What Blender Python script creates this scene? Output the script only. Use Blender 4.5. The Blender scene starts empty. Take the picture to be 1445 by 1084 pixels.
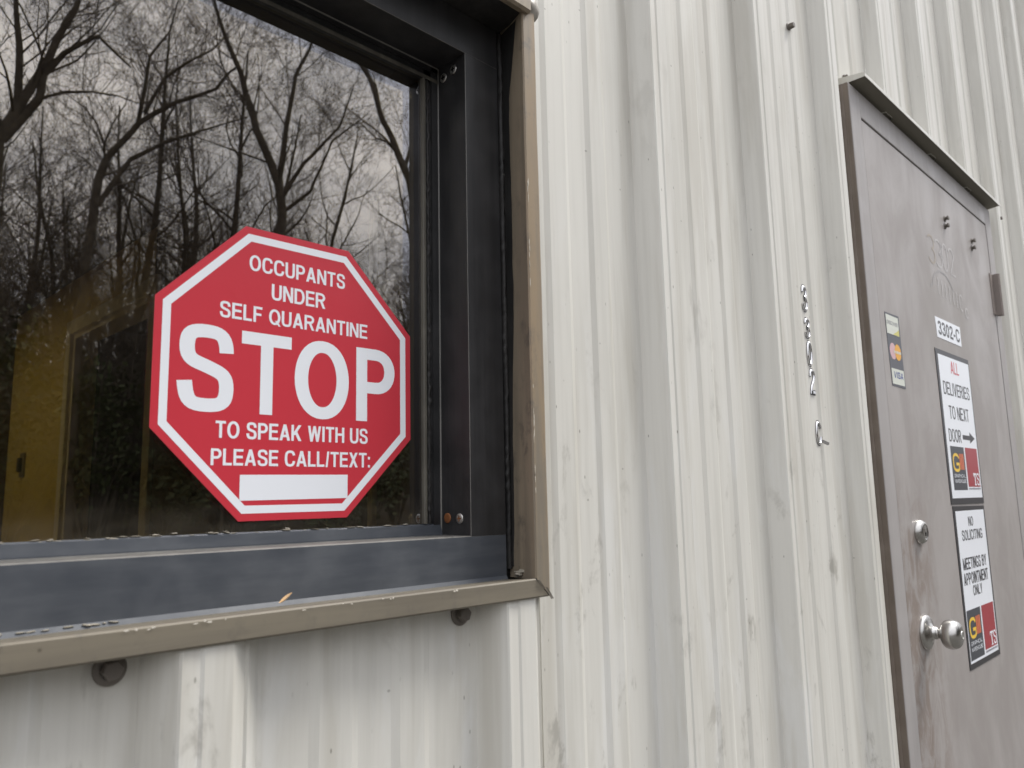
import bpy, math, random
from mathutils import Vector, Matrix, noise
rnd = random.Random(7)
S = bpy.context.scene
COL = S.collection

# ------------------------------------------------------------------ camera, world, sun, exposure
Z0 = 1.40                                   # height of the sign's centre above the paving
cd = bpy.data.cameras.new('camera'); cam = bpy.data.objects.new('camera', cd); COL.objects.link(cam)
cd.sensor_width = 36.0; cd.lens = 27.52; cd.clip_start = 0.02; cd.clip_end = 600
right, fwd, up = Vector((.702, -.711, -.021)), Vector((.706, .692, .150)), Vector((-.092, -.120, .988))
right = fwd.cross(up).normalized(); up = right.cross(fwd).normalized(); fwd.normalize()
M = Matrix((right, up, -fwd)).transposed().to_4x4()
M.translation = Vector((-.3542, -.6122, Z0 - .1149)); cam.matrix_world = M
cd.dof.use_dof = True; cd.dof.focus_distance = 0.98; cd.dof.aperture_fstop = 11.0
S.camera = cam

SUN_EL, SUN_AZ = math.radians(57), math.radians(122)      # azimuth of the sun measured from +Y towards +X
w = bpy.data.worlds.new('World'); S.world = w; w.use_nodes = True
nt = w.node_tree; nt.nodes.clear(); L = nt.links.new
out = nt.nodes.new('ShaderNodeOutputWorld'); bg = nt.nodes.new('ShaderNodeBackground')
sky = nt.nodes.new('ShaderNodeTexSky'); sky.sky_type = 'NISHITA'; sky.sun_disc = False
sky.sun_elevation = SUN_EL; sky.sun_rotation = SUN_AZ
tc = nt.nodes.new('ShaderNodeTexCoord'); mp = nt.nodes.new('ShaderNodeMapping'); mp.inputs['Scale'].default_value = (1.6, 1.6, 4.2)
nz = nt.nodes.new('ShaderNodeTexNoise'); nz.inputs['Scale'].default_value = 2.6; nz.inputs['Detail'].default_value = 7; nz.inputs['Roughness'].default_value = .55
rp = nt.nodes.new('ShaderNodeValToRGB')
rp.color_ramp.elements[0].position = .30; rp.color_ramp.elements[0].color = (12.0, 12.4, 13.6, 1)
rp.color_ramp.elements[1].position = .68; rp.color_ramp.elements[1].color = (24.2, 24.0, 24.6, 1)
mx = nt.nodes.new('ShaderNodeMix'); mx.data_type = 'RGBA'; mx.inputs[0].default_value = .9
L(tc.outputs['Generated'], mp.inputs[0]); L(mp.outputs[0], nz.inputs['Vector']); L(nz.outputs[0], rp.inputs[0])
L(sky.outputs[0], mx.inputs[6]); L(rp.outputs[0], mx.inputs[7]); 
sx = nt.nodes.new('ShaderNodeSeparateXYZ'); L(tc.outputs['Generated'], sx.inputs[0])      # overcast sky: zenith about 2.5 times the horizon
mr = nt.nodes.new('ShaderNodeMapRange'); mr.inputs[1].default_value = 0; mr.inputs[2].default_value = 1; mr.inputs[3].default_value = .62; mr.inputs[4].default_value = 1.55; L(sx.outputs[2], mr.inputs[0])
vm = nt.nodes.new('ShaderNodeVectorMath'); vm.operation = 'SCALE'; L(mx.outputs[2], vm.inputs[0]); L(mr.outputs[0], vm.inputs['Scale']); L(vm.outputs[0], bg.inputs[0])
bg.inputs[1].default_value = .074; L(bg.outputs[0], out.inputs[0])

sd = bpy.data.lights.new('sun', 'SUN'); sd.energy = 2.7; sd.angle = math.radians(20); sd.color = (1, .965, .91)
sun = bpy.data.objects.new('sun', sd); COL.objects.link(sun)
sdir = Vector((math.sin(SUN_AZ) * math.cos(SUN_EL), math.cos(SUN_AZ) * math.cos(SUN_EL), math.sin(SUN_EL)))
sun.rotation_euler = (-sdir).to_track_quat('-Z', 'Y').to_euler(); sun.location = (3, -6, 9)

vs = S.view_settings; vs.view_transform = 'Standard'; vs.look = 'None'; vs.exposure = 0.20; vs.gamma = 1; vs.use_curve_mapping = False
S.cycles.use_denoising = True
S.cycles.max_bounces = 10; S.cycles.transparent_max_bounces = 12

# ------------------------------------------------------------------ materials
class NT:
    def __init__(s, name):
        s.m = bpy.data.materials.new(name); s.m.use_nodes = True
        s.t = s.m.node_tree; s.n = s.t.nodes; s.b = s.n['Principled BSDF']; s.l = s.t.links.new
        s.tc = s.n.new('ShaderNodeTexCoord')
    def map(s, scale, loc=(0, 0, 0)):
        q = s.n.new('ShaderNodeMapping'); q.inputs['Scale'].default_value = scale; q.inputs['Location'].default_value = loc
        s.l(s.tc.outputs['Object'], q.inputs[0]); return q.outputs[0]
    def noise(s, vec, scale=5, detail=5, rough=.55, dist=0.0):
        q = s.n.new('ShaderNodeTexNoise'); q.inputs['Scale'].default_value = scale; q.inputs['Detail'].default_value = detail
        q.inputs['Roughness'].default_value = rough; q.inputs['Distortion'].default_value = dist
        s.l(vec, q.inputs['Vector']); return q.outputs[0]
    def voro(s, vec, scale=5):
        q = s.n.new('ShaderNodeTexVoronoi'); q.inputs['Scale'].default_value = scale; s.l(vec, q.inputs['Vector']); return q
    def rng(s, v, a, b, c=0.0, d=1.0):
        q = s.n.new('ShaderNodeMapRange'); q.interpolation_type = 'SMOOTHSTEP'
        for i, x in enumerate((a, b, c, d)): q.inputs[i + 1].default_value = x
        s.l(v, q.inputs[0]); return q.outputs[0]
    def mul(s, a, b, op='MULTIPLY'):
        q = s.n.new('ShaderNodeMath'); q.operation = op
        for i, x in enumerate((a, b)):
            if isinstance(x, (int, float)): q.inputs[i].default_value = x
            else: s.l(x, q.inputs[i])
        return q.outputs[0]
    def mix(s, f, a, b):
        q = s.n.new('ShaderNodeMix'); q.data_type = 'RGBA'
        if isinstance(f, (int, float)): q.inputs[0].default_value = f
        else: s.l(f, q.inputs[0])
        for i, x in ((6, a), (7, b)):
            if isinstance(x, tuple): q.inputs[i].default_value = (*x, 1)
            else: s.l(x, q.inputs[i])
        return q.outputs[2]
    def sep(s):
        q = s.n.new('ShaderNodeSeparateXYZ'); s.l(s.tc.outputs['Object'], q.inputs[0]); return q.outputs
    def base(s, c):
        if isinstance(c, tuple): s.b.inputs['Base Color'].default_value = (*c, 1)
        else: s.l(c, s.b.inputs['Base Color'])
    def set(s, rough=.5, metal=0.0, spec=.5):
        if isinstance(rough, (int, float)): s.b.inputs['Roughness'].default_value = rough
        else: s.l(rough, s.b.inputs['Roughness'])
        s.b.inputs['Metallic'].default_value = metal; s.b.inputs['Specular IOR Level'].default_value = spec
    def bump(s, h, strength=.3, dist=.001):
        q = s.n.new('ShaderNodeBump'); q.inputs['Strength'].default_value = strength; q.inputs['Distance'].default_value = dist
        s.l(h, q.inputs['Height']); s.l(q.outputs[0], s.b.inputs['Normal'])

def flat(name, c, rough=.5, metal=0.0, spec=.5):
    q = NT(name); q.base(c); q.set(rough, metal, spec); return q.m

def wall_paint(name, base, streak, grime, speck=True):
    q = NT(name)
    broad = q.noise(q.map((3.2, 3.2, .9)), 2.2, 4, .6)                      # chalky patches
    strk = q.noise(q.map((34, 34, 1.1)), 1.6, 6, .62)                       # vertical run-off
    blot = q.noise(q.map((15, 15, 7), (3, 1, 2)), 1.7, 5, .65, .3)           # small smudges
    low = q.noise(q.map((5, 5, 2.4), (9, 4, 1)), 1.3, 3, .5)
    z = q.rng(q.sep()[2], 1.75, 1.05)                                       # splash-height wear
    c = q.mix(q.rng(strk, .38, .72, 0, .75), base, streak)
    c = q.mix(q.mul(q.rng(broad, .50, .66), .42), c, streak)
    chalk = q.noise(q.map((11, 11, 2.0), (5, 2, 7)), 1.5, 6, .68, .5)
    c = q.mix(q.mul(q.rng(chalk, .50, .66), q.mul(q.rng(q.sep()[2], 1.9, 1.1), .5)), c, (.69, .69, .668))
    stain = q.noise(q.map((18, 18, 1.3), (8, 1, 3)), 1.4, 5, .6, .2)
    c = q.mix(q.mul(q.rng(stain, .50, .66), .5), c, (.47, .445, .385))
    m = q.mul(q.mul(q.rng(blot, .56, .70), q.rng(low, .42, .60)), q.mul(q.mul(z, .75), .24, 'ADD'))
    c = q.mix(m, c, grime)
    if speck:
        v = q.voro(q.map((150, 150, 62)), 1.0)
        n2 = q.noise(q.map((7, 7, 3), (2, 8, 5)), 2.0, 2)
        mask = q.mul(q.rng(v.outputs['Distance'], .17, .07), q.rng(n2, .50, .60))
        sc = q.n.new('ShaderNodeSeparateColor'); q.l(v.outputs['Color'], sc.inputs[0])
        mask = q.mul(mask, q.rng(sc.outputs[0], .80, .86))
        c = q.mix(q.mul(mask, .75), c, (.16, .15, .12))
        v2 = q.voro(q.map((20, 20, 26), (4, 4, 4)), 1.0)
        sc2 = q.n.new('ShaderNodeSeparateColor'); q.l(v2.outputs['Color'], sc2.inputs[0])
        c = q.mix(q.mul(q.mul(q.rng(v2.outputs['Distance'], .045, .02), q.rng(sc2.outputs[1], .65, .7)), .5), c, (.18, .17, .14))
    q.base(c); q.set(q.rng(broad, .3, .7, .38, .55), 0, .35)
    q.bump(q.noise(q.map((9, 9, 1.6)), 1.2, 3, .5), .16, .0018)
    return q.m

M_WALL = wall_paint('white_panel_paint', (.645, .632, .582), (.535, .522, .474), (.39, .375, .335))
M_WHITE_TRIM = wall_paint('white_trim_paint', (.62, .61, .57), (.52, .51, .46), (.36, .35, .30), False)

def alu(name, c, dust, amount, rough=.38, spec=.5, horiz=False):
    q = NT(name)
    sc = (7, 50, 50) if horiz else (60, 60, 1.6)
    a = q.noise(q.map(sc), 1.6, 5, .6); b = q.noise(q.map((14, 14, 14)), 1.4, 5, .6)
    f = q.mul(q.mul(q.rng(a, .35, .75), .55, 'MULTIPLY'), q.mul(q.rng(b, .4, .75), .45), 'ADD')
    c_ = q.mix(q.mul(f, amount), c, dust)
    v = q.voro(q.map((46, 46, 46)), 1.0); s2 = q.n.new('ShaderNodeSeparateColor'); q.l(v.outputs['Color'], s2.inputs[0])
    c_ = q.mix(q.mul(q.mul(q.rng(v.outputs['Distance'], .10, .05), q.rng(s2.outputs[0], .9, .93)), .35), c_, (.30, .29, .27))
    q.base(c_); q.set(q.rng(b, .3, .7, rough - .06, rough + .16), 0, spec)
    return q.m
M_FRAME = alu('dark_anodised_frame', (.017, .017, .018), (.042, .041, .042), .8, .42)
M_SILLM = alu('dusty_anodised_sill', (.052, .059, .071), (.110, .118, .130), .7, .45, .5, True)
M_EDGE = alu('anodised_edge_highlight', (.10, .097, .090), (.22, .21, .19), .8, .4)  # edge highlights put into the colour, paler than the frame
M_GASK = alu('glazing_gasket', (.060, .055, .045), (.16, .15, .12), .9, .4)
M_BLACK = flat('black_rubber', (.006, .006, .006), .6, 0, .3)

def bronze(name, c1, c2, dark, horiz=False):
    q = NT(name)
    st = q.noise(q.map((2, 34, 34) if horiz else (34, 34, 2.2)), 1.5, 6, .62, .4)
    ml = q.noise(q.map((38, 38, 26), (1, 5, 2)), 1.3, 6, .7)
    pt = q.noise(q.map((8, 8, 5), (7, 2, 2)), 1.2, 4, .6)
    c = q.mix(q.rng(st, .36, .66), c1, c2)
    c = q.mix(q.mul(q.rng(ml, .50, .72), q.rng(pt, .40, .62, .15, .8)), c, dark)
    v = q.voro(q.map((75, 75, 75)), 1.0); s2 = q.n.new('ShaderNodeSeparateColor'); q.l(v.outputs['Color'], s2.inputs[0])
    c = q.mix(q.mul(q.mul(q.rng(v.outputs['Distance'], .16, .06), q.rng(s2.outputs[0], .955, .965)), .8), c, (.05, .04, .03))
    q.base(c); q.set(q.rng(st, .3, .7, .34, .58), 0, .4); q.bump(pt, .4, .002)
    return q.m
M_BRONZE = bronze('bronze_flashing', (.225, .188, .140), (.300, .248, .180), (.095, .084, .072))
M_BRZ_FACE = bronze('bronze_flashing_face', (.29, .222, .145), (.20, .172, .132), (.11, .104, .095))
M_BRZ_SILL = bronze('bronze_sill_flashing', (.185, .163, .124), (.135, .118, .090), (.080, .074, .066), True)
M_CAULK = alu('old_black_caulk', (.012, .012, .012), (.06, .055, .05), .5, .55, .4)
M_GUNK = alu('crumbling_sealant', (.24, .22, .175), (.46, .42, .35), 1.0, .75, .2)
M_BOLT = bronze('weathered_bolt', (.17, .15, .13), (.12, .105, .09), (.06, .05, .045))
M_STEEL = flat('satin_steel', (.47, .46, .44), .27, 1.0)
M_RUST = flat('rusted_screw', (.22, .085, .03), .65, .3)
M_SCREW = flat('zinc_screw', (.55, .54, .51), .38, .9)
M_CHROME = flat('chrome_foil', (.70, .70, .71), .14, 1.0)
M_OUTL = flat('dark_outline_foil', (.10, .10, .105), .35, .3)
M_CRIMP = bronze('scuffed_bare_metal', (.42, .40, .36), (.20, .17, .13), (.05, .045, .04))

def door_paint():
    q = NT('taupe_door_paint')
    a = q.noise(q.map((5, 5, 2.6)), 1.5, 6, .62, .5)
    gr = q.noise(q.map((17, 17, 9), (3, 3, 1)), 1.4, 6, .68, .9)
    x, y, z = q.sep()
    # handling grime: a worn band along the latch edge that spreads around the knob and below
    band = q.mul(q.rng(x, 1.44, 1.26), q.rng(z, 1.36, 1.16))
    c = q.mix(q.rng(a, .34, .68), (.365, .340, .325), (.305, .280, .265))
    c = q.mix(q.mul(q.rng(gr, .40, .62), q.mul(q.mul(band, .85), .05, 'ADD')), c, (.225, .182, .155))
    c = q.mix(q.mul(q.rng(gr, .62, .74), q.mul(band, .5)), c, (.50, .48, .46))
    # discoloured patch round the number plate
    px_ = q.mul(q.mul(x, 1.66, 'SUBTRACT'), 1.0); pz_ = q.mul(q.mul(z, 1.645, 'SUBTRACT'), 1.0)
    d2 = q.mul(q.mul(px_, px_), q.mul(q.mul(pz_, pz_), 1.6), 'ADD')
    c = q.mix(q.mul(q.rng(d2, .055, .02), q.rng(a, .30, .5, .35, .9)), c, (.300, .275, .255))
    q.base(c); q.set(q.rng(a, .3, .7, .40, .52), 0, .4); q.bump(q.noise(q.map((3, 3, 2)), 1.5, 3), .3, .003)
    return q.m
M_DOOR = door_paint()
M_DFRAME = alu('taupe_frame_paint', (.325, .305, .295), (.39, .37, .36), .9, .45, .4)
M_DFSIDE = alu('brown_frame_side', (.150, .122, .100), (.235, .20, .17), .9, .6, .3)  # browner and darker than the frame face
qv = NT('red_vinyl'); qv.base((.555, .040, .058)); qv.set(.30, 0, .5); qv.bump(qv.noise(qv.map((22, 22, 22)), 1.6, 3, .6), .25, .0012); M_RED = qv.m
M_WHT = flat('white_vinyl', (.80, .825, .865), .34, 0, .5)
M_BLK = flat('black_vinyl', (.018, .017, .020), .38, 0, .5)
M_SLATE = flat('slate_vinyl', (.040, .046, .056), .38)
M_DRED = flat('dark_red_vinyl', (.33, .022, .032), .36)
M_YEL = flat('yellow_vinyl', (.80, .52, .04), .4)
M_ORG = flat('orange_vinyl', (.62, .15, .06), .4)
M_GREYV = flat('grey_print', (.30, .30, .33), .5)
M_CARD_W = flat('faded_card_white', (.62, .64, .57), .45)
M_CARD_Y = flat('faded_card_yellow', (.60, .55, .16), .45)
M_PINK = flat('faded_pink_print', (.62, .40, .42), .5)
M_AMBER = flat('faded_amber_print', (.75, .38, .05), .5)
M_BLUEP = flat('blue_print', (.03, .06, .26), .5)
M_GHOST = flat('adhesive_residue', (.255, .235, .225), .38)
M_GHOST2 = flat('pale_adhesive_residue', (.42, .40, .385), .4)
M_GHOST3 = flat('brown_adhesive_residue', (.33, .28, .22), .45)

def glass_mat():
    q = NT('tinted_glass'); n = q.n; n.remove(q.b)
    o = n['Material Output']; tr = n.new('ShaderNodeBsdfTransparent'); tr.inputs[0].default_value = (.86, .76, .51, 1)
    gl = n.new('ShaderNodeBsdfGlossy'); gl.inputs['Roughness'].default_value = .004; gl.inputs[0].default_value = (.95, .95, 1, 1)
    fr = n.new('ShaderNodeFresnel'); fr.inputs[0].default_value = 1.5
    geo = n.new('ShaderNodeNewGeometry')          # thin pane: same reflectance from either side
    q.l(q.mul(q.mul(geo.outputs['Backfacing'], 1 / 1.5 - 1.5), 1.5, 'ADD'), fr.inputs[0])
    f = q.mul(fr.outputs[0], .175, 'ADD')
    bp = n.new('ShaderNodeBump'); bp.inputs['Strength'].default_value = .05; bp.inputs['Distance'].default_value = .002
    q.l(q.noise(q.map((3, 3, 3)), 1.5, 2), bp.inputs['Height']); q.l(bp.outputs[0], gl.inputs['Normal'])
    ms = n.new('ShaderNodeMixShader'); q.l(f, ms.inputs[0]); q.l(tr.outputs[0], ms.inputs[1]); q.l(gl.outputs[0], ms.inputs[2])
    # thin film of dust, heavier near the bottom edge
    df = n.new('ShaderNodeBsdfDiffuse'); df.inputs[0].default_value = (.45, .43, .38, 1)
    du = q.mul(q.mul(q.rng(q.sep()[2], 1.30, 1.265), .04), .003, 'ADD')
    du = q.mul(du, q.rng(q.noise(q.map((20, 20, 60)), 1.2, 5), .3, .7, .4, 1.3))
    m2 = n.new('ShaderNodeMixShader'); q.l(du, m2.inputs[0]); q.l(ms.outputs[0], m2.inputs[1]); q.l(df.outputs[0], m2.inputs[2])
    q.l(m2.outputs[0], o.inputs[0]); return q.m
M_GLASS = glass_mat()

def two(name, a, b, scale, rough=.8, det=6):
    q = NT(name); q.base(q.mix(q.rng(q.noise(q.map((1, 1, 1)), scale, det, .6), .35, .65), a, b)); q.set(rough, 0, .3); return q.m
M_GROUND = two('grey_gravel_ground', (.075, .073, .068), (.12, .117, .108), 3.0)
M_HILL = two('leaf_litter_slope', (.028, .020, .013), (.052, .038, .025), 1.4, .95)
M_BARK = two('grey_brown_bark', (.045, .038, .032), (.080, .070, .058), 6, .95)
M_TWIG = two('brown_twig', (.048, .040, .034), (.075, .063, .053), 3, .95)
M_LEAF = two('dark_evergreen_leaf', (.020, .030, .012), (.045, .055, .022), 8, .8)
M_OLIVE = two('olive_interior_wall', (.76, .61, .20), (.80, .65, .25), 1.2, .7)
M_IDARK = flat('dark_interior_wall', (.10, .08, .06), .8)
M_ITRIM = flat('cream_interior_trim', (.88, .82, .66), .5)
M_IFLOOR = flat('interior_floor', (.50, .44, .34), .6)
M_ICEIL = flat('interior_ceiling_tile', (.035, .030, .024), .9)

# ------------------------------------------------------------------ helpers
def tag(o, label=None, cat=None, group=None, kind=None):
    for k, v in (('label', label), ('category', cat), ('group', group), ('kind', kind)):
        if v: o[k] = v
    return o
def thing(name, label, cat, loc, group=None):
    o = bpy.data.objects.new(name, None); COL.objects.link(o); o.empty_display_size = .05
    o.location = loc; return tag(o, label, cat, group)
def origin(parent):
    v = Vector((0, 0, 0))
    while parent is not None: v += parent.location; parent = parent.parent
    return v
class MB:
    """collects polygons in world coordinates (z measured from the sign's centre height when Z0 is added)"""
    def __init__(s): s.v = []; s.f = []; s.mi = []; s.sm = []
    def face(s, pts, mi=0, smooth=False):
        i = len(s.v); s.v += [tuple(p) for p in pts]; s.f.append(tuple(range(i, i + len(pts)))); s.mi.append(mi); s.sm.append(smooth)
    def grid(s, rows, mi=0, smooth=True, close=False):
        i = len(s.v); n = len(rows[0])
        for r in rows: s.v += [tuple(p) for p in r]
        for a in range(len(rows) - 1):
            for b in range(n if close else n - 1):
                c = (b + 1) % n
                s.f.append((i + a * n + b, i + a * n + c, i + (a + 1) * n + c, i + (a + 1) * n + b)); s.mi.append(mi); s.sm.append(smooth)
    def box(s, a, b, mi=0):
        (x0, y0, z0), (x1, y1, z1) = a, b
        c = [(x0, y0, z0), (x1, y0, z0), (x1, y1, z0), (x0, y1, z0), (x0, y0, z1), (x1, y0, z1), (x1, y1, z1), (x0, y1, z1)]
        i = len(s.v); s.v += c
        for f in ((0, 1, 5, 4), (1, 2, 6, 5), (2, 3, 7, 6), (3, 0, 4, 7), (4, 5, 6, 7), (3, 2, 1, 0)):
            s.f.append(tuple(i + k for k in f)); s.mi.append(mi); s.sm.append(False)
    def lathe(s, centre, axis, prof, n=32, mi=0, smooth=True, ph=0):
        axis = Vector(axis).normalized(); t = Vector((0, 0, 1)) if abs(axis.z) < .9 else Vector((1, 0, 0))
        e1 = axis.cross(t).normalized(); e2 = axis.cross(e1); c = Vector(centre)
        rows = [[c + axis * h + (e1 * math.cos(ph + 2 * math.pi * k / n) + e2 * math.sin(ph + 2 * math.pi * k / n)) * max(r, 1e-5) for k in range(n)] for h, r in prof]
        s.grid(rows, mi, smooth, True)
    def build(s, name, mats, parent=None, bevel=0, **kw):
        off = origin(parent)
        me = bpy.data.meshes.new(name)
        me.from_pydata([(x - off.x, y - off.y, z - off.z) for x, y, z in s.v], [], s.f)
        for m in (mats if isinstance(mats, (list, tuple)) else [mats]): me.materials.append(m)
        me.polygons.foreach_set('material_index', s.mi); me.polygons.foreach_set('use_smooth', s.sm); me.update()
        o = bpy.data.objects.new(name, me); COL.objects.link(o)
        if parent is not None: o.parent = parent
        if bevel:
            import bmesh
            bm = bmesh.new(); bm.from_mesh(me); bmesh.ops.remove_doubles(bm, verts=bm.verts, dist=1e-6); bm.to_mesh(me); bm.free()
            b = o.modifiers.new('bevel', 'BEVEL'); b.width = bevel; b.segments = 2; b.limit_method = 'ANGLE'
        return tag(o, **kw)
# object-space textures must read the same numbers wherever the parent sits: materials use world-like coordinates
# because every part's origin offset is small; large surfaces hang from things whose origin is (0,0,0) in x,y.

def extrude_x(mb, prof, x0, x1, mis=None, cap=True):
    """prof: list of (y,z) ; open polyline swept along x"""
    for k in range(len(prof) - 1):
        (ya, za), (yb, zb) = prof[k], prof[k + 1]
        mb.face([(x0, ya, za), (x1, ya, za), (x1, yb, zb), (x0, yb, zb)], mis[k] if mis else 0)
    if cap:
        mb.face([(x1, y, z) for y, z in prof]); mb.face([(x0, y, z) for y, z in reversed(prof)])
def extrude_z(mb, prof, z0, z1, mis=None, cap=True):
    for k in range(len(prof) - 1):
        (xa, ya), (xb, yb) = prof[k], prof[k + 1]
        mb.face([(xa, ya, z0), (xb, yb, z0), (xb, yb, z1), (xa, ya, z1)], mis[k] if mis else 0)
    if cap:
        mb.face([(x, y, z1) for x, y in prof]); mb.face([(x, y, z0) for x, y in reversed(prof)])
Z = lambda z: z + Z0

# ------------------------------------------------------------------ ground, slope
def ground():
    mb = MB(); xs = [-300, -120, -60, -40, -30, -20, -12, -6, 0, 6, 12, 18, 24, 30, 36, 44, 60, 120, 300]
    ys = [300, 120, 30, 0, -4, -8, -9.5, -12, -15, -18, -22, -26, -30, -36, -44, -60, -120, -300]
    def h(x, y):
        if y > -9: return 0
        t = min((-9 - y) / 34, 1); return 6.5 * t * t * (3 - 2 * t) + .25 * noise.noise(Vector((x * .2, y * .2, 0)))
    rows = [[(x, y, h(x, y)) for x in xs] for y in ys]
    flatg = MB(); flatg.grid(rows[:6], 0); flatg.build('ground', M_GROUND, kind='structure')
    hill = MB(); hill.grid([[(x, y, z - .0) for x, y, z in r] for r in rows[5:]], 0); hill.build('hillside', M_HILL, kind='structure')
ground()

# ------------------------------------------------------------------ ribbed metal wall
PAN, TOP, PER, XR = -.060, -.088, .300, .437
RIB = [(0, PAN), (.0148, -.0868), (.0165, TOP), (.0290, TOP + .0010), (.0315, TOP - .0002), (.0515, TOP), (.0535, -.0868), (.0650, -.0775), (.0672, -.0785), (.0695, -.0760), (.0835, PAN - .0012), (.088, PAN),
       (.127, PAN), (.1345, PAN - .0027), (.164, PAN - .0027), (.1715, PAN), (.204, PAN), (.2115, PAN - .0027), (.237, PAN - .0027), (.2445, PAN)]
def prof(x):
    u = (x - XR - (.017 if x < .2399 else 0)) % PER; P = RIB + [(PER, PAN)]
    for (a, ya), (b, yb) in zip(P, P[1:]):
        if a <= u <= b: return ya + (yb - ya) * (u - a) / (b - a)
def wall_section(mb, x0, x1, z0, z1, dy=0, zn=1, jit=0):
    xs = {round(x0, 5), round(x1, 5)}
    k0 = math.floor((x0 - XR) / PER) - 2
    for k in range(k0, k0 + int((x1 - x0) / PER) + 6):
        for u, _ in RIB:
            x = XR + k * PER + u + (.017 if x1 < .25 else 0)
            if x0 < x < x1: xs.add(round(x, 5))
    xs = sorted(xs)
    zs = [z0 + (z1 - z0) * i / zn for i in range(zn + 1)]
    for z_a, z_b in zip(zs, zs[1:]):
        for a, b in zip(xs, xs[1:]):
            mb.face([(a, prof(a) + dy, z_a), (b, prof(b) + dy, z_a), (b, prof(b) + dy, z_b), (a, prof(a) + dy, z_b)])
wall = thing('metal_wall', 'off-white ribbed sheet metal wall around the window and the door', 'wall', (0, 0, 0))
WINL, WINR, WT, WB = -3.50, .2215, Z(.418), Z(-.200)       # opening covered by the window flashing
DL, DR, DT = 1.150, 2.160, Z(.700)
HI = 4.2
edges = [-6.26 + .9 * i for i in range(0, 18)]
edges = [e - 6.26 % .9 + 6.26 % .9 for e in edges]
sheet_x = [.240 + .9 * i for i in range(-7, 10)]
for i, (a, b) in enumerate(zip(sheet_x, sheet_x[1:])):
    mb = MB(); dy = -.0011 * (i % 2)
    def add(x0, x1, z0, z1):
        if x1 - x0 > 1e-4: wall_section(mb, x0, x1, z0, z1, dy)
    # cut round the window and the door
    cuts = [(WINL, WINR, WB, WT), (DL, DR, 0, DT)]
    xs = sorted({a, b, *[c for q in cuts for c in q[:2] if a < c < b]})
    for x0, x1 in zip(xs, xs[1:]):
        xm = (x0 + x1) / 2; spans = [(0.0, HI)]
        for c in cuts:
            if c[0] < xm < c[1]:
                spans = [s for s in ((0.0, c[2]), (c[3], HI)) if s[1] > s[0] + 1e-3]
        for z0, z1 in spans: add(x0, x1, z0, z1)
    # turned edge of the lapping sheet
    if not (WINL < a < WINR):
        for z0, z1 in (((0, DT) if DL < a < DR else (0, 0)), (0, HI)):
            if DL < a < DR: z0 = DT
            if z1 > z0 and not (DL < a < DR and z1 == DT): mb.face([(a, prof(a) + dy + .001, z0), (a, prof(a) + dy - .0016, z0), (a + .0004, prof(a) + dy - .0016, z1), (a, prof(a) + dy + .001, z1)])
    mb.build('wall_panel', M_WALL, wall)

def hexbolt(parent, x, z, y, r=.0060, washer=.0115, h=.006, tilt=0.0, name='bolt', mat=None):
    mb = MB()
    mb.lathe((x, y, z), (tilt, -1, 0), [(0, washer), (.0014, washer), (.0022, washer * .86), (.0026, r)], 24)
    mb.lathe((x, y - .002, z), (tilt, -1, 0), [(0, r), (h - .0008, r), (h, r * .86), (h, 0)], 6, smooth=False, ph=.3 + x * 7)
    return mb.build(name, mat or M_BOLT, parent)
for x, z in ((-.165, Z(-.2145)), (.134, Z(-.2135)), (-.465, Z(-.214)), (-.765, Z(-.214)), (-1.065, Z(-.214))):
    hexbolt(wall, x, z, prof(x) - .001, .0066, .0105, .0075)
for x in (.046, .346, .646, .946, 2.395, 2.70, 3.0):
    hexbolt(wall, x + .0, Z(.731), prof(x), .0058, .0075, .009)

# building behind the wall: side returns, roof edge
bd = MB(); bd.box((-6.06, .26, 0), (-5.96, 9, HI)); bd.box((8.24, .26, 0), (8.34, 9, HI)); bd.build('side_wall', M_WALL, wall)
rf = MB()
for xa, xb in ((-6.2, -2.1), (.52, 8.5)): extrude_x(rf, [(-.16, HI - .12), (-.16, HI + .02), (9.2, HI + .75), (9.2, HI + .70), (.0, HI - .02), (0, HI - .12), (-.16, HI - .12)], xa, xb)
extrude_x(rf, [(-.16, HI - .12), (-.16, HI + .02), (3.6, HI + .32), (3.6, HI + .27), (.0, HI - .02), (0, HI - .12), (-.16, HI - .12)], -2.1, .52)      # opening between these two is added to light the room
extrude_x(rf, [(4.93, HI + .42), (9.2, HI + .75), (9.2, HI + .70), (4.93, HI + .37), (4.93, HI + .42)], -2.1, .52)
rf.build('roof_edge', M_WHITE_TRIM, wall)

# ------------------------------------------------------------------ window
win = thing('window', 'dark framed tinted window with bronze flashing on the left of the wall', 'window', (0, 0, 0))
FY = -.0476                                       # front face of the storefront frame
GXR, GZB, GZT = .1395, Z(-.1335), Z(.337)         # visible glass
RX, RB, RT = .1615, Z(-.145), Z(.355)             # pocket returns
FXO, FBO, FTO = .2085, Z(-.190), Z(.400)
GXL = -3.30; LX = GXL - .022; FXL = LX - .047  # unseen left end set wide to let more daylight into the room
mb = MB(); mb.box((GXL - .008, .0, GZB - .008), (GXR + .008, .006, GZT + .008)); mb.build('glass_pane', M_GLASS, win)
e = .00045
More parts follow.
